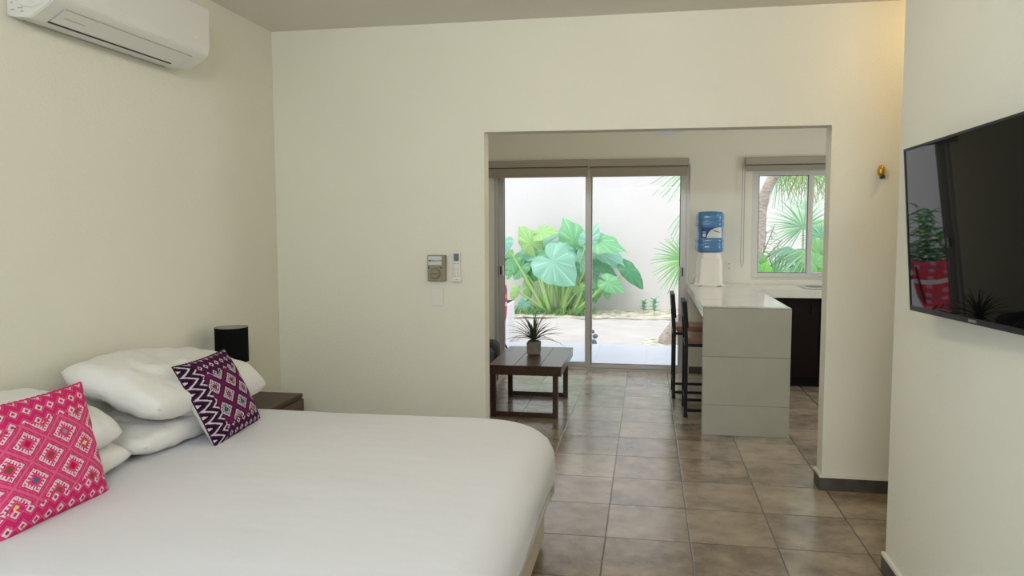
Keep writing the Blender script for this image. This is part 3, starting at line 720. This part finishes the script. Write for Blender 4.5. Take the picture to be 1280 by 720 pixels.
wd = thing('water_dispenser', 'white water dispenser stand on the far end of the counter', 'water dispenser', (0.605, 7.84, 0.9405))
b = BM()
def rsq(b, prof, n=10):                # rounded-square loft: list of (half size, z, corner)
    rings = []
    for h, z, r in prof:
        ring = []
        for q in range(4):
            cx_, cy_ = [(1, 1), (-1, 1), (-1, -1), (1, -1)][q]
            for k in range(n+1):
                a = q*PI/2+k/n*PI/2
                ring.append(b.verts.new((cx_*(h-r)+r*math.cos(a), cy_*(h-r)+r*math.sin(a), z)))
        rings.append(ring)
    m_ = len(rings[0])
    for a, c in zip(rings, rings[1:]):
        for k in range(m_): b.faces.new((a[k], a[(k+1) % m_], c[(k+1) % m_], c[k]))
    b.faces.new(list(reversed(rings[0]))); b.faces.new(rings[-1])
rsq(b, [(0.140, 0, .04), (0.142, 0.006, .04), (0.140, 0.016, .04), (0.128, 0.020, .04), (0.124, 0.030, .04), (0.121, 0.16, .04), (0.117, 0.255, .04), (0.113, 0.268, .04), (0.108, 0.272, .05), (0.106, 0.325, .06), (0.100, 0.331, .06)])
build('stand', b, M_plastic_w, wd, smooth=False)
b = BM(); tube(b, [(-0.118, -0.02, 0.10), (-0.142, -0.02, 0.10), (-0.147, -0.02, 0.075)], 0.010, 10); build('tap', b, M_plastic, wd)
for sx in (-0.09, 0.09):
    b = BM(); box(b, sx-0.018, sx+0.018, -0.1435, -0.1405, 0.0005, 0.006); build('foot', b, M_vent, wd)
wb = thing('water_bottle', 'large ribbed blue water bottle upside down on the dispenser', 'water bottle', (0.605, 7.84, 1.273))
b = BM()
pr_ = [(0.09, 0.0), (0.125, 0.004), (0.134, 0.02), (0.137, 0.045), (0.134, 0.075), (0.129, 0.083), (0.133, 0.092), (0.137, 0.115), (0.132, 0.128), (0.128, 0.134), (0.128, 0.245),
       (0.134, 0.252), (0.137, 0.268), (0.135, 0.295), (0.129, 0.304), (0.134, 0.313), (0.136, 0.345), (0.131, 0.375), (0.118, 0.392), (0.06, 0.399), (0.0, 0.398)]
rsq(b, [(max(h, 0.012)*0.97, z, max(h, .012)*0.97*0.62) for h, z in pr_], 8)
bo = build('bottle_body', b, M_bottle, wb, smooth=True)
b = BM(); cols = []; n1, n2 = 44, 28
def lp(u, v):                          # label wraps the front of the rounded-square bottle
    x = lerp(-0.085, 0.105, u); h = 0.1255; r = 0.078; y = -h
    ax_ = abs(x)-(h-r)
    if ax_ > 0: y = -(h-r)-math.sqrt(max(0, r*r-ax_*ax_))
    return (x, y-0.0012, lerp(0.140, 0.240, v))
g = [[b.verts.new(lp(i/n1, j/n2)) for j in range(n2+1)] for i in range(n1+1)]
for i in range(n1):
    for j in range(n2):
        b.faces.new((g[i][j], g[i+1][j], g[i+1][j+1], g[i][j+1])); u, v = (i+.5)/n1, (j+.5)/n2
        c = (0.012, 0.045, 0.20)
        if u > 0.25 and v < 1.05*math.sqrt(max(0, 1-((u-0.98)/0.72)**2)) - (0.0 if u < .9 else 0): c = (0.62, 0.66, 0.62)
        if c[0] > .5 and abs((v-0.62)+(u-.75)*0.55) < 0.07*math.sin(PI*min(1, max(0, (u-.5)/.45))) : c = (0.08, 0.28, 0.10)
        if 0.05 < u < 0.2 and (0.12 < v < 0.42 or 0.52 < v < 0.60): c = (0.55, 0.6, 0.7)
        cols.append(c)
o = build('paper_label', b, M_bottlelab, wb); paint(o, cols); o['label'] = 'navy and white printed label with a green leaf'
ol = thing('wall_outlet', 'ivory double socket on the wall behind the counter', 'socket', at(911, 332.5, YF-0.0005))
b = BM(); box(b, -0.033, 0.033, -0.007, 0, -0.053, 0.053, 0.002); build('cover_plate', b, M_plastic_w, ol)
for s in (-0.022, 0.022):
    b = BM(); box(b, -0.009, -0.005, -0.009, -0.0072, s-0.006, s+0.006); box(b, 0.005, 0.009, -0.009, -0.0072, s-0.006, s+0.006); build('socket_slots', b, M_vent, ol)

# ---- bar stools
def stool(x, y, label):
    t = thing('bar_stool', label, 'bar stool', (x, y, 0), 0, 'bar stools at the counter')
    w, d, H = 0.40, 0.38, 0.615
    for sy in (-d/2, d/2):
        b = BM(); box(b, 0.0, 0.026, sy-0.013, sy+0.013, 0, 0.62, 0.002)
        prism(b, [(0.0, 0.62), (0.026, 0.62), (0.004, 0.925), (-0.020, 0.925)], 'y', sy-0.0125, sy+0.0125); build('rear_leg', b, M_black, t)
        b = BM(); box(b, w-0.026, w, sy-0.013, sy+0.013, 0, H-0.03, 0.002); build('front_leg', b, M_black, t)
        b = BM(); box(b, 0.0265, w-0.0265, sy-0.011, sy+0.011, 0.045, 0.067, 0.001); build('stretcher', b, M_black, t)
        b = BM(); box(b, -0.002, 0.030, sy-0.016, sy+0.016, 0.0, 0.03, 0.002); build('foot_cap', b, M_black, t)
    for x0 in (0.002, w-0.024):
        b = BM(); box(b, x0, x0+0.022, -d/2+0.0135, d/2-0.0135, 0.13, 0.152, 0.001); build('stretcher', b, M_black, t)
    b = BM()
    box(b, 0.0265, w-0.0265, -d/2-0.012, -d/2+0.012, H-0.045, H-0.021); box(b, 0.0265, w-0.0265, d/2-0.012, d/2+0.012, H-0.045, H-0.021)
    box(b, 0.001, 0.025, -d/2+0.0135, d/2-0.0135, H-0.045, H-0.021); box(b, w-0.025, w-0.001, -d/2+0.0135, d/2-0.0135, H-0.045, H-0.021); build('seat_frame', b, M_black, t)
    b = BM(); box(b, 0.030, w+0.015, -d/2+0.014, d/2-0.014, H-0.020, H+0.030, 0.012, 3); build('seat', b, M_seatwood, t)
    b = BM(); prism(b, [(0.016, 0.72), (0.030, 0.72), (0.012, 0.93), (-0.024, 0.93), (-0.014, 0.80)], 'y', -d/2+0.013, d/2-0.013)
    build('backrest', b, M_black, t)
    return t
s1 = stool(0.303, 6.41, 'near bar stool with black metal frame and wooden seat, closer to the bedroom')
s2 = dup(s1, (0.232, 7.08, 0), 0, 'far bar stool with black metal frame, closer to the glass door')

# ================================================================ BLINDS
def blind(x0, x1, zb, zt, label, chain=None):
    xm = (x0+x1)/2; r = thing('roller_blind', label, 'roller blind', (xm, 8.05, zt)); h = (x1-x0)/2
    b = BM(); box(b, -h, h, -0.012, 0.045, -0.092, 0.0, 0.006, 2); build('cassette', b, M_blind_top, r)
    b = BM(); box(b, -h+0.004, h-0.004, -0.009, -0.004, -(zt-zb)+0.0, -0.0925); build('blind_fabric', b, M_blind, r)
    b = BM(); box(b, -h+0.002, h-0.002, -0.0145, -0.0122, -0.083, -0.073); build('dark_strip', b, mat('dark_strip_brown', (0.06, 0.055, 0.045), 0.8) if 'dark_strip_brown' not in bpy.data.materials else bpy.data.materials['dark_strip_brown'], r)  # dark strip along the lower front of the cassette
    b = BM(); box(b, -h+0.006, h-0.006, -0.014, 0.001, -(zt-zb)-0.012, -(zt-zb)-0.0005, 0.003); build('bottom_bar', b, M_blind_top, r)
    for s in (-h-0.006, h):
        b = BM(); box(b, s, s+0.006, -0.014, 0.048, -0.096, 0.002, 0.002); build('end_bracket', b, M_greyline, r)
    if chain is not None:
        b = BM(); c = chain-xm; z1 = -(zt-1.11)
        tube(b, [(c-0.020, 0.0, -0.05), (c-0.022, 0.0, z1*.5), (c-0.026, 0, z1+0.06), (c-0.014, 0, z1), (c+0.004, 0, z1+0.04), (c, 0.0, z1*.5), (c, 0.0, -0.05)], 0.003, 6)
        build('pull_chain', b, M_blind_top, r)
    return r
blind(-1.672, -0.612, 2.052, 2.220, 'rolled up taupe blind over the left half of the glass door')
blind(-0.598, 0.400, 2.048, 2.216, 'rolled up taupe blind over the right half of the glass door')
blind(0.962, 2.26, 2.086, 2.212, 'rolled up taupe blind over the kitchen window', chain=0.955)

# ================================================================ CEILING FAN, CORRIDOR LAMP
fn = thing('ceiling_fan', 'ceiling fan whose blade tips show under the edge of the opening', 'ceiling fan', (0.385, 6.72, ZC))
b = BM(); lathe(b, [(0.055, 0.0), (0.06, -0.03), (0.02, -0.05)], 24); bmesh.ops.recalc_face_normals(b, faces=b.faces); build('canopy', b, M_fan, fn, smooth=True)
b = BM(); tube(b, [(0, 0, -0.05), (0, 0, -0.285)], 0.012, 12); build('downrod', b, M_fan, fn)
b = BM(); lathe(b, [(0.03, -0.28), (0.09, -0.30), (0.105, -0.35), (0.09, -0.40), (0.04, -0.415)], 32); bmesh.ops.recalc_face_normals(b, faces=b.faces); build('motor', b, M_fan, fn, smooth=True)
for k, az in enumerate([116, 56, -4, -64, -124, 176]):
    a = math.radians(az); b = BM(); n = 12
    up_, lo_ = [], []
    for i in range(n+1):
        t = i/n; r = lerp(0.10, 0.66, t); w = 0.055+0.025*t
        if t > 0.9: w *= math.sqrt(max(0.05, 1-((t-.9)/.1)**2*0.8))
        z = -0.360-0.026*t
        ca_, sa_ = math.cos(a), math.sin(a)
        def pt(s, dz): return (r*ca_-s*w*sa_, r*sa_+s*w*ca_, z+s*w*0.28+dz)
        up_.append((b.verts.new(pt(-1, 0.004)), b.verts.new(pt(1, 0.004)))); lo_.append((b.verts.new(pt(-1, 0)), b.verts.new(pt(1, 0))))
    for i in range(n):
        b.faces.new((up_[i][0], up_[i+1][0], up_[i+1][1], up_[i][1])); b.faces.new((lo_[i][0], lo_[i][1], lo_[i+1][1], lo_[i+1][0]))
        for s in (0, 1): b.faces.new((up_[i][s], lo_[i][s], lo_[i+1][s], up_[i+1][s]))
    b.faces.new((up_[0][0], up_[0][1], lo_[0][1], lo_[0][0])); b.faces.new((up_[n][0], lo_[n][0], lo_[n][1], up_[n][1]))
    bmesh.ops.recalc_face_normals(b, faces=b.faces); build('fan_blade', b, M_fanblade, fn)
def downlight(x, y, e, label, col=(1.0, 0.80, 0.52)):
    d = thing('ceiling_lamp', label, 'ceiling lamp', (x, y, ZC))
    b = BM(); lathe(b, [(0.07, -0.0005), (0.075, -0.02), (0.06, -0.028)], 24); bmesh.ops.recalc_face_normals(b, faces=b.faces); build('lamp_ring', b, M_plastic, d)
    b = BM(); lathe(b, [(0.058, -0.0285), (0.045, -0.045), (0.0, -0.052)], 24); bmesh.ops.recalc_face_normals(b, faces=b.faces); build('diffuser', b, M_warm, d, smooth=True)
    light('lamp_light', 'POINT', (x, y, ZC-0.12), e, col, shadow_soft_size=0.06)
downlight(1.62, 4.12, 5.2, 'warm round ceiling lamp in the corridor right of the opening', (1.0, 0.70, 0.34))
downlight(-0.3, 2.9, 9, 'warm round ceiling lamp between the bed and the television', (1.0, 0.90, 0.70))
downlight(-0.5, 6.0, 10, 'unseen warm round ceiling lamp added to brighten the living room', (1.0, 0.86, 0.62))  # lamp added out of view to lift the far wall
downlight(1.7, 6.3, 4, 'unseen warm round ceiling lamp added to brighten the kitchen', (1.0, 0.86, 0.62))  # lamp added out of view to light the kitchen side

# ================================================================ GARDEN PLANTS
def heart_leaf(parent, p, L, ang, tilt, wr, col, base, fold=0.18, yaw=0.0):
    """elephant-ear leaf: petiole joins at p, tip points along ang in the xz plane; tilt leans the blade back"""
    c, s = math.cos(ang), math.sin(ang)
    tip = Vector((c, -0.25*math.sin(tilt), s)).normalized()
    n0 = Vector((math.sin(yaw), -math.cos(tilt)*math.cos(yaw), math.sin(tilt)))
    side = tip.cross(n0).normalized(); n0 = side.cross(tip).normalized()
    bm = BM(); cols = []; NS, NR = 72, 7
    ctr = bm.verts.new((0, 0, 0)); rings = []
    for r_ in range(1, NR+1):
        rr = r_/NR; ring = []
        for k in range(NS):
            th = 2*PI*k/NS          # 0 = tip direction
            x = abs(((th+PI) % (2*PI))-PI)    # 0..pi from tip
            rad = 0.46+0.54*math.exp(-(x/0.50)) + 0.16*math.sin(min(x, 2.5)/2.5*PI) + 0.12*max(0, math.sin((x-1.5)/1.64*PI) if x > 1.5 else 0)
            if x > 2.6: rad -= 0.34*((x-2.6)/(PI-2.6))**1.5
            rad *= 1+0.03*math.sin(th*9+L*40)*rr
            a_ = rad*L*rr; u = a_*math.cos(th); v = a_*math.sin(th)*wr
            h = -0.35*(a_*a_)/L + fold*abs(v) + 0.03*L*math.sin(th*7+1)*rr*rr
            ring.append(bm.verts.new(tip*u+side*v+n0*h))
        rings.append(ring)
    def colr(k, r_):
        vein = k in (0, 7, 15, 24, 65, 57, 48, 35) and r_ < NR-(0 if k == 0 else 1)
        f = 1.22 if vein else 1.0+0.06*math.sin(k*1.3)
        return tuple(min(0.9, q*f+(0.04 if vein else 0)) for q in col)
    for k in range(NS): bm.faces.new((ctr, rings[0][k], rings[0][(k+1) % NS])); cols.append(colr(k, 0))
    for r_ in range(NR-1):
        for k in range(NS): bm.faces.new((rings[r_][k], rings[r_+1][k], rings[r_+1][(k+1) % NS], rings[r_][(k+1) % NS])); cols.append(colr(k, r_+1))
    P0 = Vector(parent.location)
    o = build('leaf', bm, M_leaf, parent, smooth=True, loc=p-P0); paint(o, cols)
    s_ = BM(); B0 = Vector(base)-p; mid = B0*0.45+Vector((0, 0.05, 0.16*L)); pts = []
    for i in range(9):
        t = i/8; q = B0*(1-t)**2+mid*2*t*(1-t)+Vector((0, 0.012, 0))*t*t; pts.append(q)
    tube(s_, pts, [lerp(0.036, 0.010, i/8) for i in range(9)], 8); build('stalk', s_, M_stalk, o, smooth=True)
    return o
YP = 14.1
clump = at(700, 388, YP); clump.z = -0.09
el = thing('elephant_ear_plant', 'large elephant ear plant with broad pale green leaves against the garden wall', 'plant', clump)
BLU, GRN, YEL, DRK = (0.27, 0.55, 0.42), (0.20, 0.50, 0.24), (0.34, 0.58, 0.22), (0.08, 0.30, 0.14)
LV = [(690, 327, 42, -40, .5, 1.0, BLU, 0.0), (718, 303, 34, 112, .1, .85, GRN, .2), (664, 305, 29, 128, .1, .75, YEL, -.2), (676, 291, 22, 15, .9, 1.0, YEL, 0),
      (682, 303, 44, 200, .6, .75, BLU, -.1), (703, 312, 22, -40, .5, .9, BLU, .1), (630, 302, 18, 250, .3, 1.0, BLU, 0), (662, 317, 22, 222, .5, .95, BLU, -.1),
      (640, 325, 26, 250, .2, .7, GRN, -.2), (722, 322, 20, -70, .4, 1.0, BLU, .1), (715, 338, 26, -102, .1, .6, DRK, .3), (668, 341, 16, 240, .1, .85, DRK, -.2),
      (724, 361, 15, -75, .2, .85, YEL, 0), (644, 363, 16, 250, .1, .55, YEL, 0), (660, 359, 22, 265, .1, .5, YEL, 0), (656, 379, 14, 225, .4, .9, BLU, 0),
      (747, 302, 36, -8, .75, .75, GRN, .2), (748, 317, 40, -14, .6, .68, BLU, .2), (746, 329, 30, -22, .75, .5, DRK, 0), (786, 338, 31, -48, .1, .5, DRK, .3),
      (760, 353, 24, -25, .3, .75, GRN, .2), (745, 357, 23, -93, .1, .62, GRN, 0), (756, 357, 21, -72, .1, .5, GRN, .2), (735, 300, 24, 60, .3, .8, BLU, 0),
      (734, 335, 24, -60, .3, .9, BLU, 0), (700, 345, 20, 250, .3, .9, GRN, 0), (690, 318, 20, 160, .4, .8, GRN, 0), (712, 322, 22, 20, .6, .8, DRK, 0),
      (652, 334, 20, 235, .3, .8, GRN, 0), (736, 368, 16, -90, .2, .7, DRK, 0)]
random.seed(3)
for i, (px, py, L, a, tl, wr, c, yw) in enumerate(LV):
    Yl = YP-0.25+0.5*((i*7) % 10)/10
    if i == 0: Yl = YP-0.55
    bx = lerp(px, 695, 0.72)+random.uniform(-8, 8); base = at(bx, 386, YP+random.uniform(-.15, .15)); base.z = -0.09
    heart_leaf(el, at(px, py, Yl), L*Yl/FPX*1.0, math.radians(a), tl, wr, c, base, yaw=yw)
def tufts(name, label, spots, hgt, cols_):
    b = BM(); cl = []
    for (x, y) in spots:
        for k in range(7): blade_leaf(b, (x, y, -0.10), random.uniform(0, 6.28), hgt*random.uniform(.6, 1.3), random.uniform(.7, 1.4), 0.7, 0.02, random.choice(cols_), cl, 3)
    o = build(name, b, M_agave if False else M_frond); paint(o, cl); o['kind'] = 'stuff'; return tag(o, label, 'grass')
sp = []
for k in range(200):
    p = at(random.uniform(635, 745), 385, 14.1+random.uniform(-.35, .35)); sp.append((p.x, p.y))
tufts('undergrowth', 'low weedy undergrowth around the foot of the elephant ear', sp, 0.17, [YEL, GRN, (0.5, 0.5, 0.2), DRK])
bm = BM()                              # litter strip by the wall
n = 60
A_ = [bm.verts.new((lerp(-3.6, 1.4, i/n), 13.45+0.25*noise.noise(Vector((i*.35, 3, 0))), -0.085)) for i in range(n+1)]
B2 = [bm.verts.new((lerp(-3.6, 1.4, i/n), 14.74, -0.06)) for i in range(n+1)]
for i in range(n): bm.faces.new((A_[i], A_[i+1], B2[i+1], B2[i]))
tag(build('leaf_litter', bm, M_litter, smooth=True), 'strip of pale soil and dry litter along the garden wall', 'soil')['kind'] = 'stuff'
# small rosette weed
def weed(px, py, hpx, Yw, label):
    g0 = at(px, py, Yw); g0.z = -0.09; w_ = thing('young_plant', label, 'plant', g0); h = hpx*Yw/FPX
    b = BM(); tube(b, [(0, 0, 0), (0.02, 0, h*.5), (0, 0, h*.85)], 0.008, 6); build('stem', b, M_stalk, w_)
    for k in range(14):
        b = BM(); cl = []; blade_leaf(b, (0.01, 0, h*lerp(.25, .9, k/14)), k*2.4, h*0.42, 0.5+0.6*k/14, 0.9, 0.075, BLU if k % 2 else GRN, cl, 6)
        o = build('leaf', b, M_frond, w_); paint(o, cl)
weed(817, 388, 22, 14.0, 'taller young plant standing alone right of the elephant ear')
weed(804, 384, 17, 14.3, 'smaller young plant just left of the taller young plant')

# palms
def frond(parent, hub, radius, a0, a1, n, col, nrm_t=0.35, droop=0.35, wid=0.055, fused=0.35, stem_to=None, yaw=0.0, jitter=0.12):
    """fan frond: blades radiate from the hub between angles a0..a1 (degrees, in the xz plane)"""
    b = BM(); cols = []
    n0 = Vector((math.sin(yaw), -math.cos(nrm_t), math.sin(nrm_t))).normalized()
    ex = Vector((1, 0, 0)); ex = (ex-n0*ex.dot(n0)).normalized(); ez = n0.cross(ex); 
    if ez.z < 0: ez = -ez
    for k in range(n):
        t = (k+.5)/n; a = math.radians(lerp(a0, a1, t)+random.uniform(-2, 2)); ln = radius*random.uniform(1-jitter, 1+jitter*0.5)*(0.82+0.18*math.sin(PI*t))
        d = ex*math.cos(a)+ez*math.sin(a); sd = n0.cross(d).normalized(); seg = 7; rows = []
        g_ = random.uniform(0.8, 1.2); cc = col[k % len(col)] if isinstance(col, list) else col
        half = math.radians(abs(a1-a0))/n*0.5
        for i in range(seg+1):
            s = i/seg; r = ln*s
            w = math.tan(half)*min(r, ln*fused)*1.0 if s <= fused else max(0.002, math.tan(half)*ln*fused*(1-((s-fused)/(1-fused))**1.5))
            w = min(w, wid)+0.002
            p = d*r - Vector((0, 0, 1))*droop*ln*s*s*1.0 + n0*0.05*ln*math.sin(s*3)
            rows.append((b.verts.new(p-sd*w), b.verts.new(p+n0*(-0.25*w)), b.verts.new(p+sd*w)))
        for q, r2 in zip(rows, rows[1:]):
            for j in (0, 1): b.faces.new((q[j], q[j+1], r2[j+1], r2[j])); cols.append(tuple(x*g_ for x in cc))
    P0 = Vector(parent.location); o = build('frond', b, M_frond, parent, loc=hub-P0); paint(o, cols)
    if stem_to is not None:
        B0 = Vector(stem_to)-hub; s_ = BM()
        tube(s_, [B0*(1-i/6)+Vector((0, 0, 0.12*radius*math.sin(PI*i/6))) for i in range(7)], [lerp(0.022, 0.012, i/6) for i in range(7)], 6); build('frond_stalk', s_, M_stalk, o)
    return o
random.seed(12)
PAL, MID, OLV, BRN = (0.38, 0.60, 0.42), (0.22, 0.48, 0.18), (0.24, 0.30, 0.11), (0.31, 0.20, 0.08)
YT = 10.75
tb0 = Vector((0.34, YT, -0.15))
palm = thing('palm_tree', 'leaning palm with grey trunk whose crown hangs over the kitchen window view', 'palm tree', tb0)
tp = [tb0, at(838, 427, YT), at(850, 405, YT), at(900, 366, YT), at(938, 335, YT), at(950, 300, YT), at(952, 265, YT), at(956, 242, YT), at(966, 222, YT), at(985, 198, YT), at(1010, 182, YT)]
b = BM(); tube(b, [p-tb0 for p in tp], [0.21, 0.17, 0.125, 0.095, 0.082, 0.070, 0.066, 0.066, 0.070, 0.075, 0.06], 14); build('trunk', b, M_bark, palm, smooth=True)
top = tp[-1]
for (px, py, rpx, a0, a1, n, c, dr_, y) in [(1003, 206, 46, 212, 350, 26, [MID, OLV, BRN, MID], .12, YT-.3), (1040, 206, 44, 190, 330, 22, [MID, MID, OLV], .15, YT-.2), (974, 210, 44, 225, 330, 18, [MID, PAL], .2, YT+.4),
        (988, 200, 36, 225, 330, 18, [OLV, BRN, MID], .2, YT+.2), (1018, 205, 40, 200, 340, 18, [OLV, BRN, MID], .15, YT+.3),
        (874, 198, 66, 182, 250, 15, [PAL, MID], .05, YT-.3), (864, 256, 44, 218, 275, 12, [MID, PAL], .25, YT), (1010, 175, 50, 20, 200, 24, [MID, OLV], .1, YT+.1)]:
    frond(palm, at(px, py, y), rpx*y/FPX, a0, a1, n, c, 0.3, dr_, stem_to=top if px > 900 else at(915, 168, YT), fused=.3)
b = BM(); tube(b, [at(915, 168, YT)-tb0, at(960, 172, YT)-tb0, top-tb0], 0.02, 6); build('frond_stalk', b, M_stalk, palm)
bb = at(1003, 372, 11.6); bb.z = -0.1
pal2 = thing('fan_palm', 'short fan palm with pale drooping fronds seen in the kitchen window', 'palm', bb)
for (px, py, rpx, a0, a1, n, c, dr_, y) in [(1004, 284, 46, -60, 240, 44, [PAL, PAL, MID], .12, 11.7), (985, 308, 44, 190, 330, 26, [PAL, BLU], .30, 11.4), (1026, 296, 30, -80, 200, 28, [MID, BLU], .2, 11.5),
        (1012, 312, 40, 170, 380, 30, [PAL, MID], .25, 11.3), (968, 345, 30, 10, 170, 18, [DRK, MID], .0, 11.2), (1000, 345, 32, 20, 160, 18, [DRK, GRN], .0, 11.6), (1010, 265, 26, 40, 150, 10, [PAL], .0, 11.8)]:
    frond(pal2, at(px, py, y), rpx*y/FPX, a0, a1, n, c, 0.4, dr_, stem_to=bb)
ba = at(880, 395, 11.9); ba.z = -0.1
pal3 = thing('fan_palm', 'bright green fan palm cut off by the right edge of the glass door', 'palm', ba)
frond(pal3, at(856, 325, 11.9), 42*11.9/FPX, 60, 310, 34, [MID, GRN, (0.34, 0.6, 0.16)], 0.25, .12, stem_to=ba)
frond(pal3, at(872, 345, 12.2), 36*12.2/FPX, -40, 200, 30, [MID, GRN], 0.3, .12, stem_to=ba)
for nm, (px, py, L, ang) in {'shrub of broad bright green leaves at the lower right of the kitchen window': (1024, 330, 34, 100), 'shrub of broad bright green leaves at the lower left of the kitchen window': (948, 338, 26, 110)}.items():
    b0 = at(px, 380, 11.0); b0.z = -0.1; q = thing('broadleaf_plant', nm, 'plant', b0)
    for k in range(5):
        heart_leaf(q, at(px+[-6, 7, 0, -9, 8][k], py+[0, 4, -12, 15, 14][k], 11.0+0.1*k), L*0.62*11/FPX, math.radians(ang+[30, -35, 0, 60, -60][k]), 0.2, 0.95, (0.22, 0.58, 0.10) if k % 2 else MID, b0)
b0 = at(950, 380, 11.3); b0.z = -0.1
tw = thing('twiggy_shrub', 'thin stemmed shrub with narrow pale leaves by the palm trunk', 'plant', b0)
for q, (x1, y1, x2, y2) in enumerate([(952, 322, 968, 282), (955, 325, 978, 300), (952, 330, 958, 290), (960, 335, 985, 318)]):
    A1, A2 = at(x1, y1, 11.3)-b0, at(x2, y2, 11.3)-b0
    s_ = BM(); tube(s_, [(0, 0, 0), A1*.5, A1, A2], 0.008, 6); br = build('branch', s_, M_bark, tw)
    b = BM(); cl = []
    for k in range(16): blade_leaf(b, A1.lerp(A2, (k+1)/16), random.uniform(0, 6.28), 0.13, random.uniform(-.4, .6), 0.5, 0.028, PAL if k % 2 else MID, cl, 4)
    o = build('leaves', b, M_frond, br); paint(o, cl)
# planting square at the palm foot
b = BM(); p0_ = at(803, 436, 10.3)
box(b, p0_.x, 0.85, 10.38, 11.15, -0.14, -0.082); struct('trim_1', b, M_litter)
# pebble pile / small stones seen left in the right door pane
for k, (dx, dz, r_) in enumerate([(0, 0, .05), (.02, .085, .04), (-.015, .15, .03)]):
    c0 = at(742, 432, 10.45); b = BM(); bmesh.ops.create_icosphere(b, subdivisions=2, radius=r_)
    for v in b.verts: v.co *= 1+0.25*noise.noise(v.co*25+Vector((k, 0, 0))); 
    for v in b.verts: v.co.z *= 0.85
    o = build('stone', b, mat('slate_stone', (0.13, 0.16, 0.20), 0.8) if k == 0 else bpy.data.materials['slate_stone'], smooth=True, loc=(c0.x+dx, 10.45, -0.055+dz))
    tag(o, ['large bottom stone of the small dark pile at the patio edge', 'middle stone of the small dark pile at the patio edge', 'small top stone of the dark pile at the patio edge'][k], 'stone', 'stones piled at the patio edge')

# red patterned garden chair
ch = thing('garden_chair', 'garden sling chair in red patterned cloth outside the left door edge', 'garden chair', (-2.02, 9.35, -0.045))
pr2 = [(-0.30, 0.78), (-0.26, 0.60), (-0.18, 0.38), (-0.06, 0.22), (0.08, 0.17), (0.22, 0.24), (0.30, 0.33)]
b = BM(); cl = []; nn_ = 26; ww = 16
def prof2(t):
    f = t*(len(pr2)-1); i = min(int(f), len(pr2)-2); f -= i; return lerp(pr2[i][0], pr2[i+1][0], f), lerp(pr2[i][1], pr2[i+1][1], f)
g = [[b.verts.new((lerp(-0.27, 0.27, i/ww)*(0.72+0.28*math.sin(PI*min(1, .25+j/nn_))), -prof2(j/nn_)[0], prof2(j/nn_)[1]+0.05*(2*i/ww-1)**2)) for j in range(nn_+1)] for i in range(ww+1)]
for i in range(ww):
    for j in range(nn_):
        b.faces.new((g[i][j], g[i+1][j], g[i+1][j+1], g[i][j+1])); h_ = (i*7+j*13) % 11; c = (0.72, 0.06, 0.09)
        if j % 8 == 5: c = (0.75, 0.7, 0.72)
        elif h_ in (1, 5): c = (0.75, 0.30, 0.36)
        elif j % 8 == 1 and i % 3 == 0: c = (0.10, 0.14, 0.35)
        cl.append(c)
o = build('cloth_sling', b, M_redcloth, ch, smooth=True); paint(o, cl); o.modifiers.new('thickness', 'SOLIDIFY').thickness = 0.006
for s in (-1, 1):
    b = BM(); tube(b, [(s*0.25, 0.33, 0), (s*0.21, 0.10, 0.19), (s*0.265, -0.31, 0.34)], 0.011, 8); build('frame_leg', b, M_black, ch)
    b = BM(); tube(b, [(s*0.25, -0.30, 0), (s*0.21, 0.05, 0.18), (s*0.205, 0.31, 0.80)], 0.011, 8); build('frame_leg', b, M_black, ch)
# planter and shrub further left, seen in the television's reflection
pl = thing('planter_box', 'white box planter outside, seen as a reflection in the television', 'planter', (-2.85, 10.75, -0.10))
b = BM(); box(b, -0.55, 0.95, -0.25, 0.25, 0, 0.55, 0.01); build('planter_body', b, M_planter, pl)
b = BM(); box(b, -0.52, 0.92, -0.22, 0.22, 0.5502, 0.56); build('soil', b, M_soil, pl)
sh_ = thing('garden_shrub', 'leafy green shrub growing in the white box planter', 'plant', (-2.85, 10.75, 0.461))
random.seed(5)
for k in range(30):
    a = random.uniform(0, 6.28); h = random.uniform(.3, .95); x0 = random.uniform(-.45, .85)
    b = BM(); tube(b, [(x0, 0, 0), (x0+0.12*math.cos(a), 0.08*math.sin(a), h*.6), (x0+0.2*math.cos(a), 0.14*math.sin(a), h)], 0.006, 5); br = build('branch', b, M_stalk, sh_)
    b = BM(); cl = []
    for q in range(12):
        t = (q+2)/13; blade_leaf(b, (x0+0.2*math.cos(a)*t, 0.14*math.sin(a)*t, h*t), random.uniform(0, 6.28), random.uniform(.15, .28), random.uniform(-.1, .8), 1.0, 0.06, random.choice([DRK, GRN, MID]), cl, 5)
    o = build('leaves', b, M_frond, br); paint(o, cl)
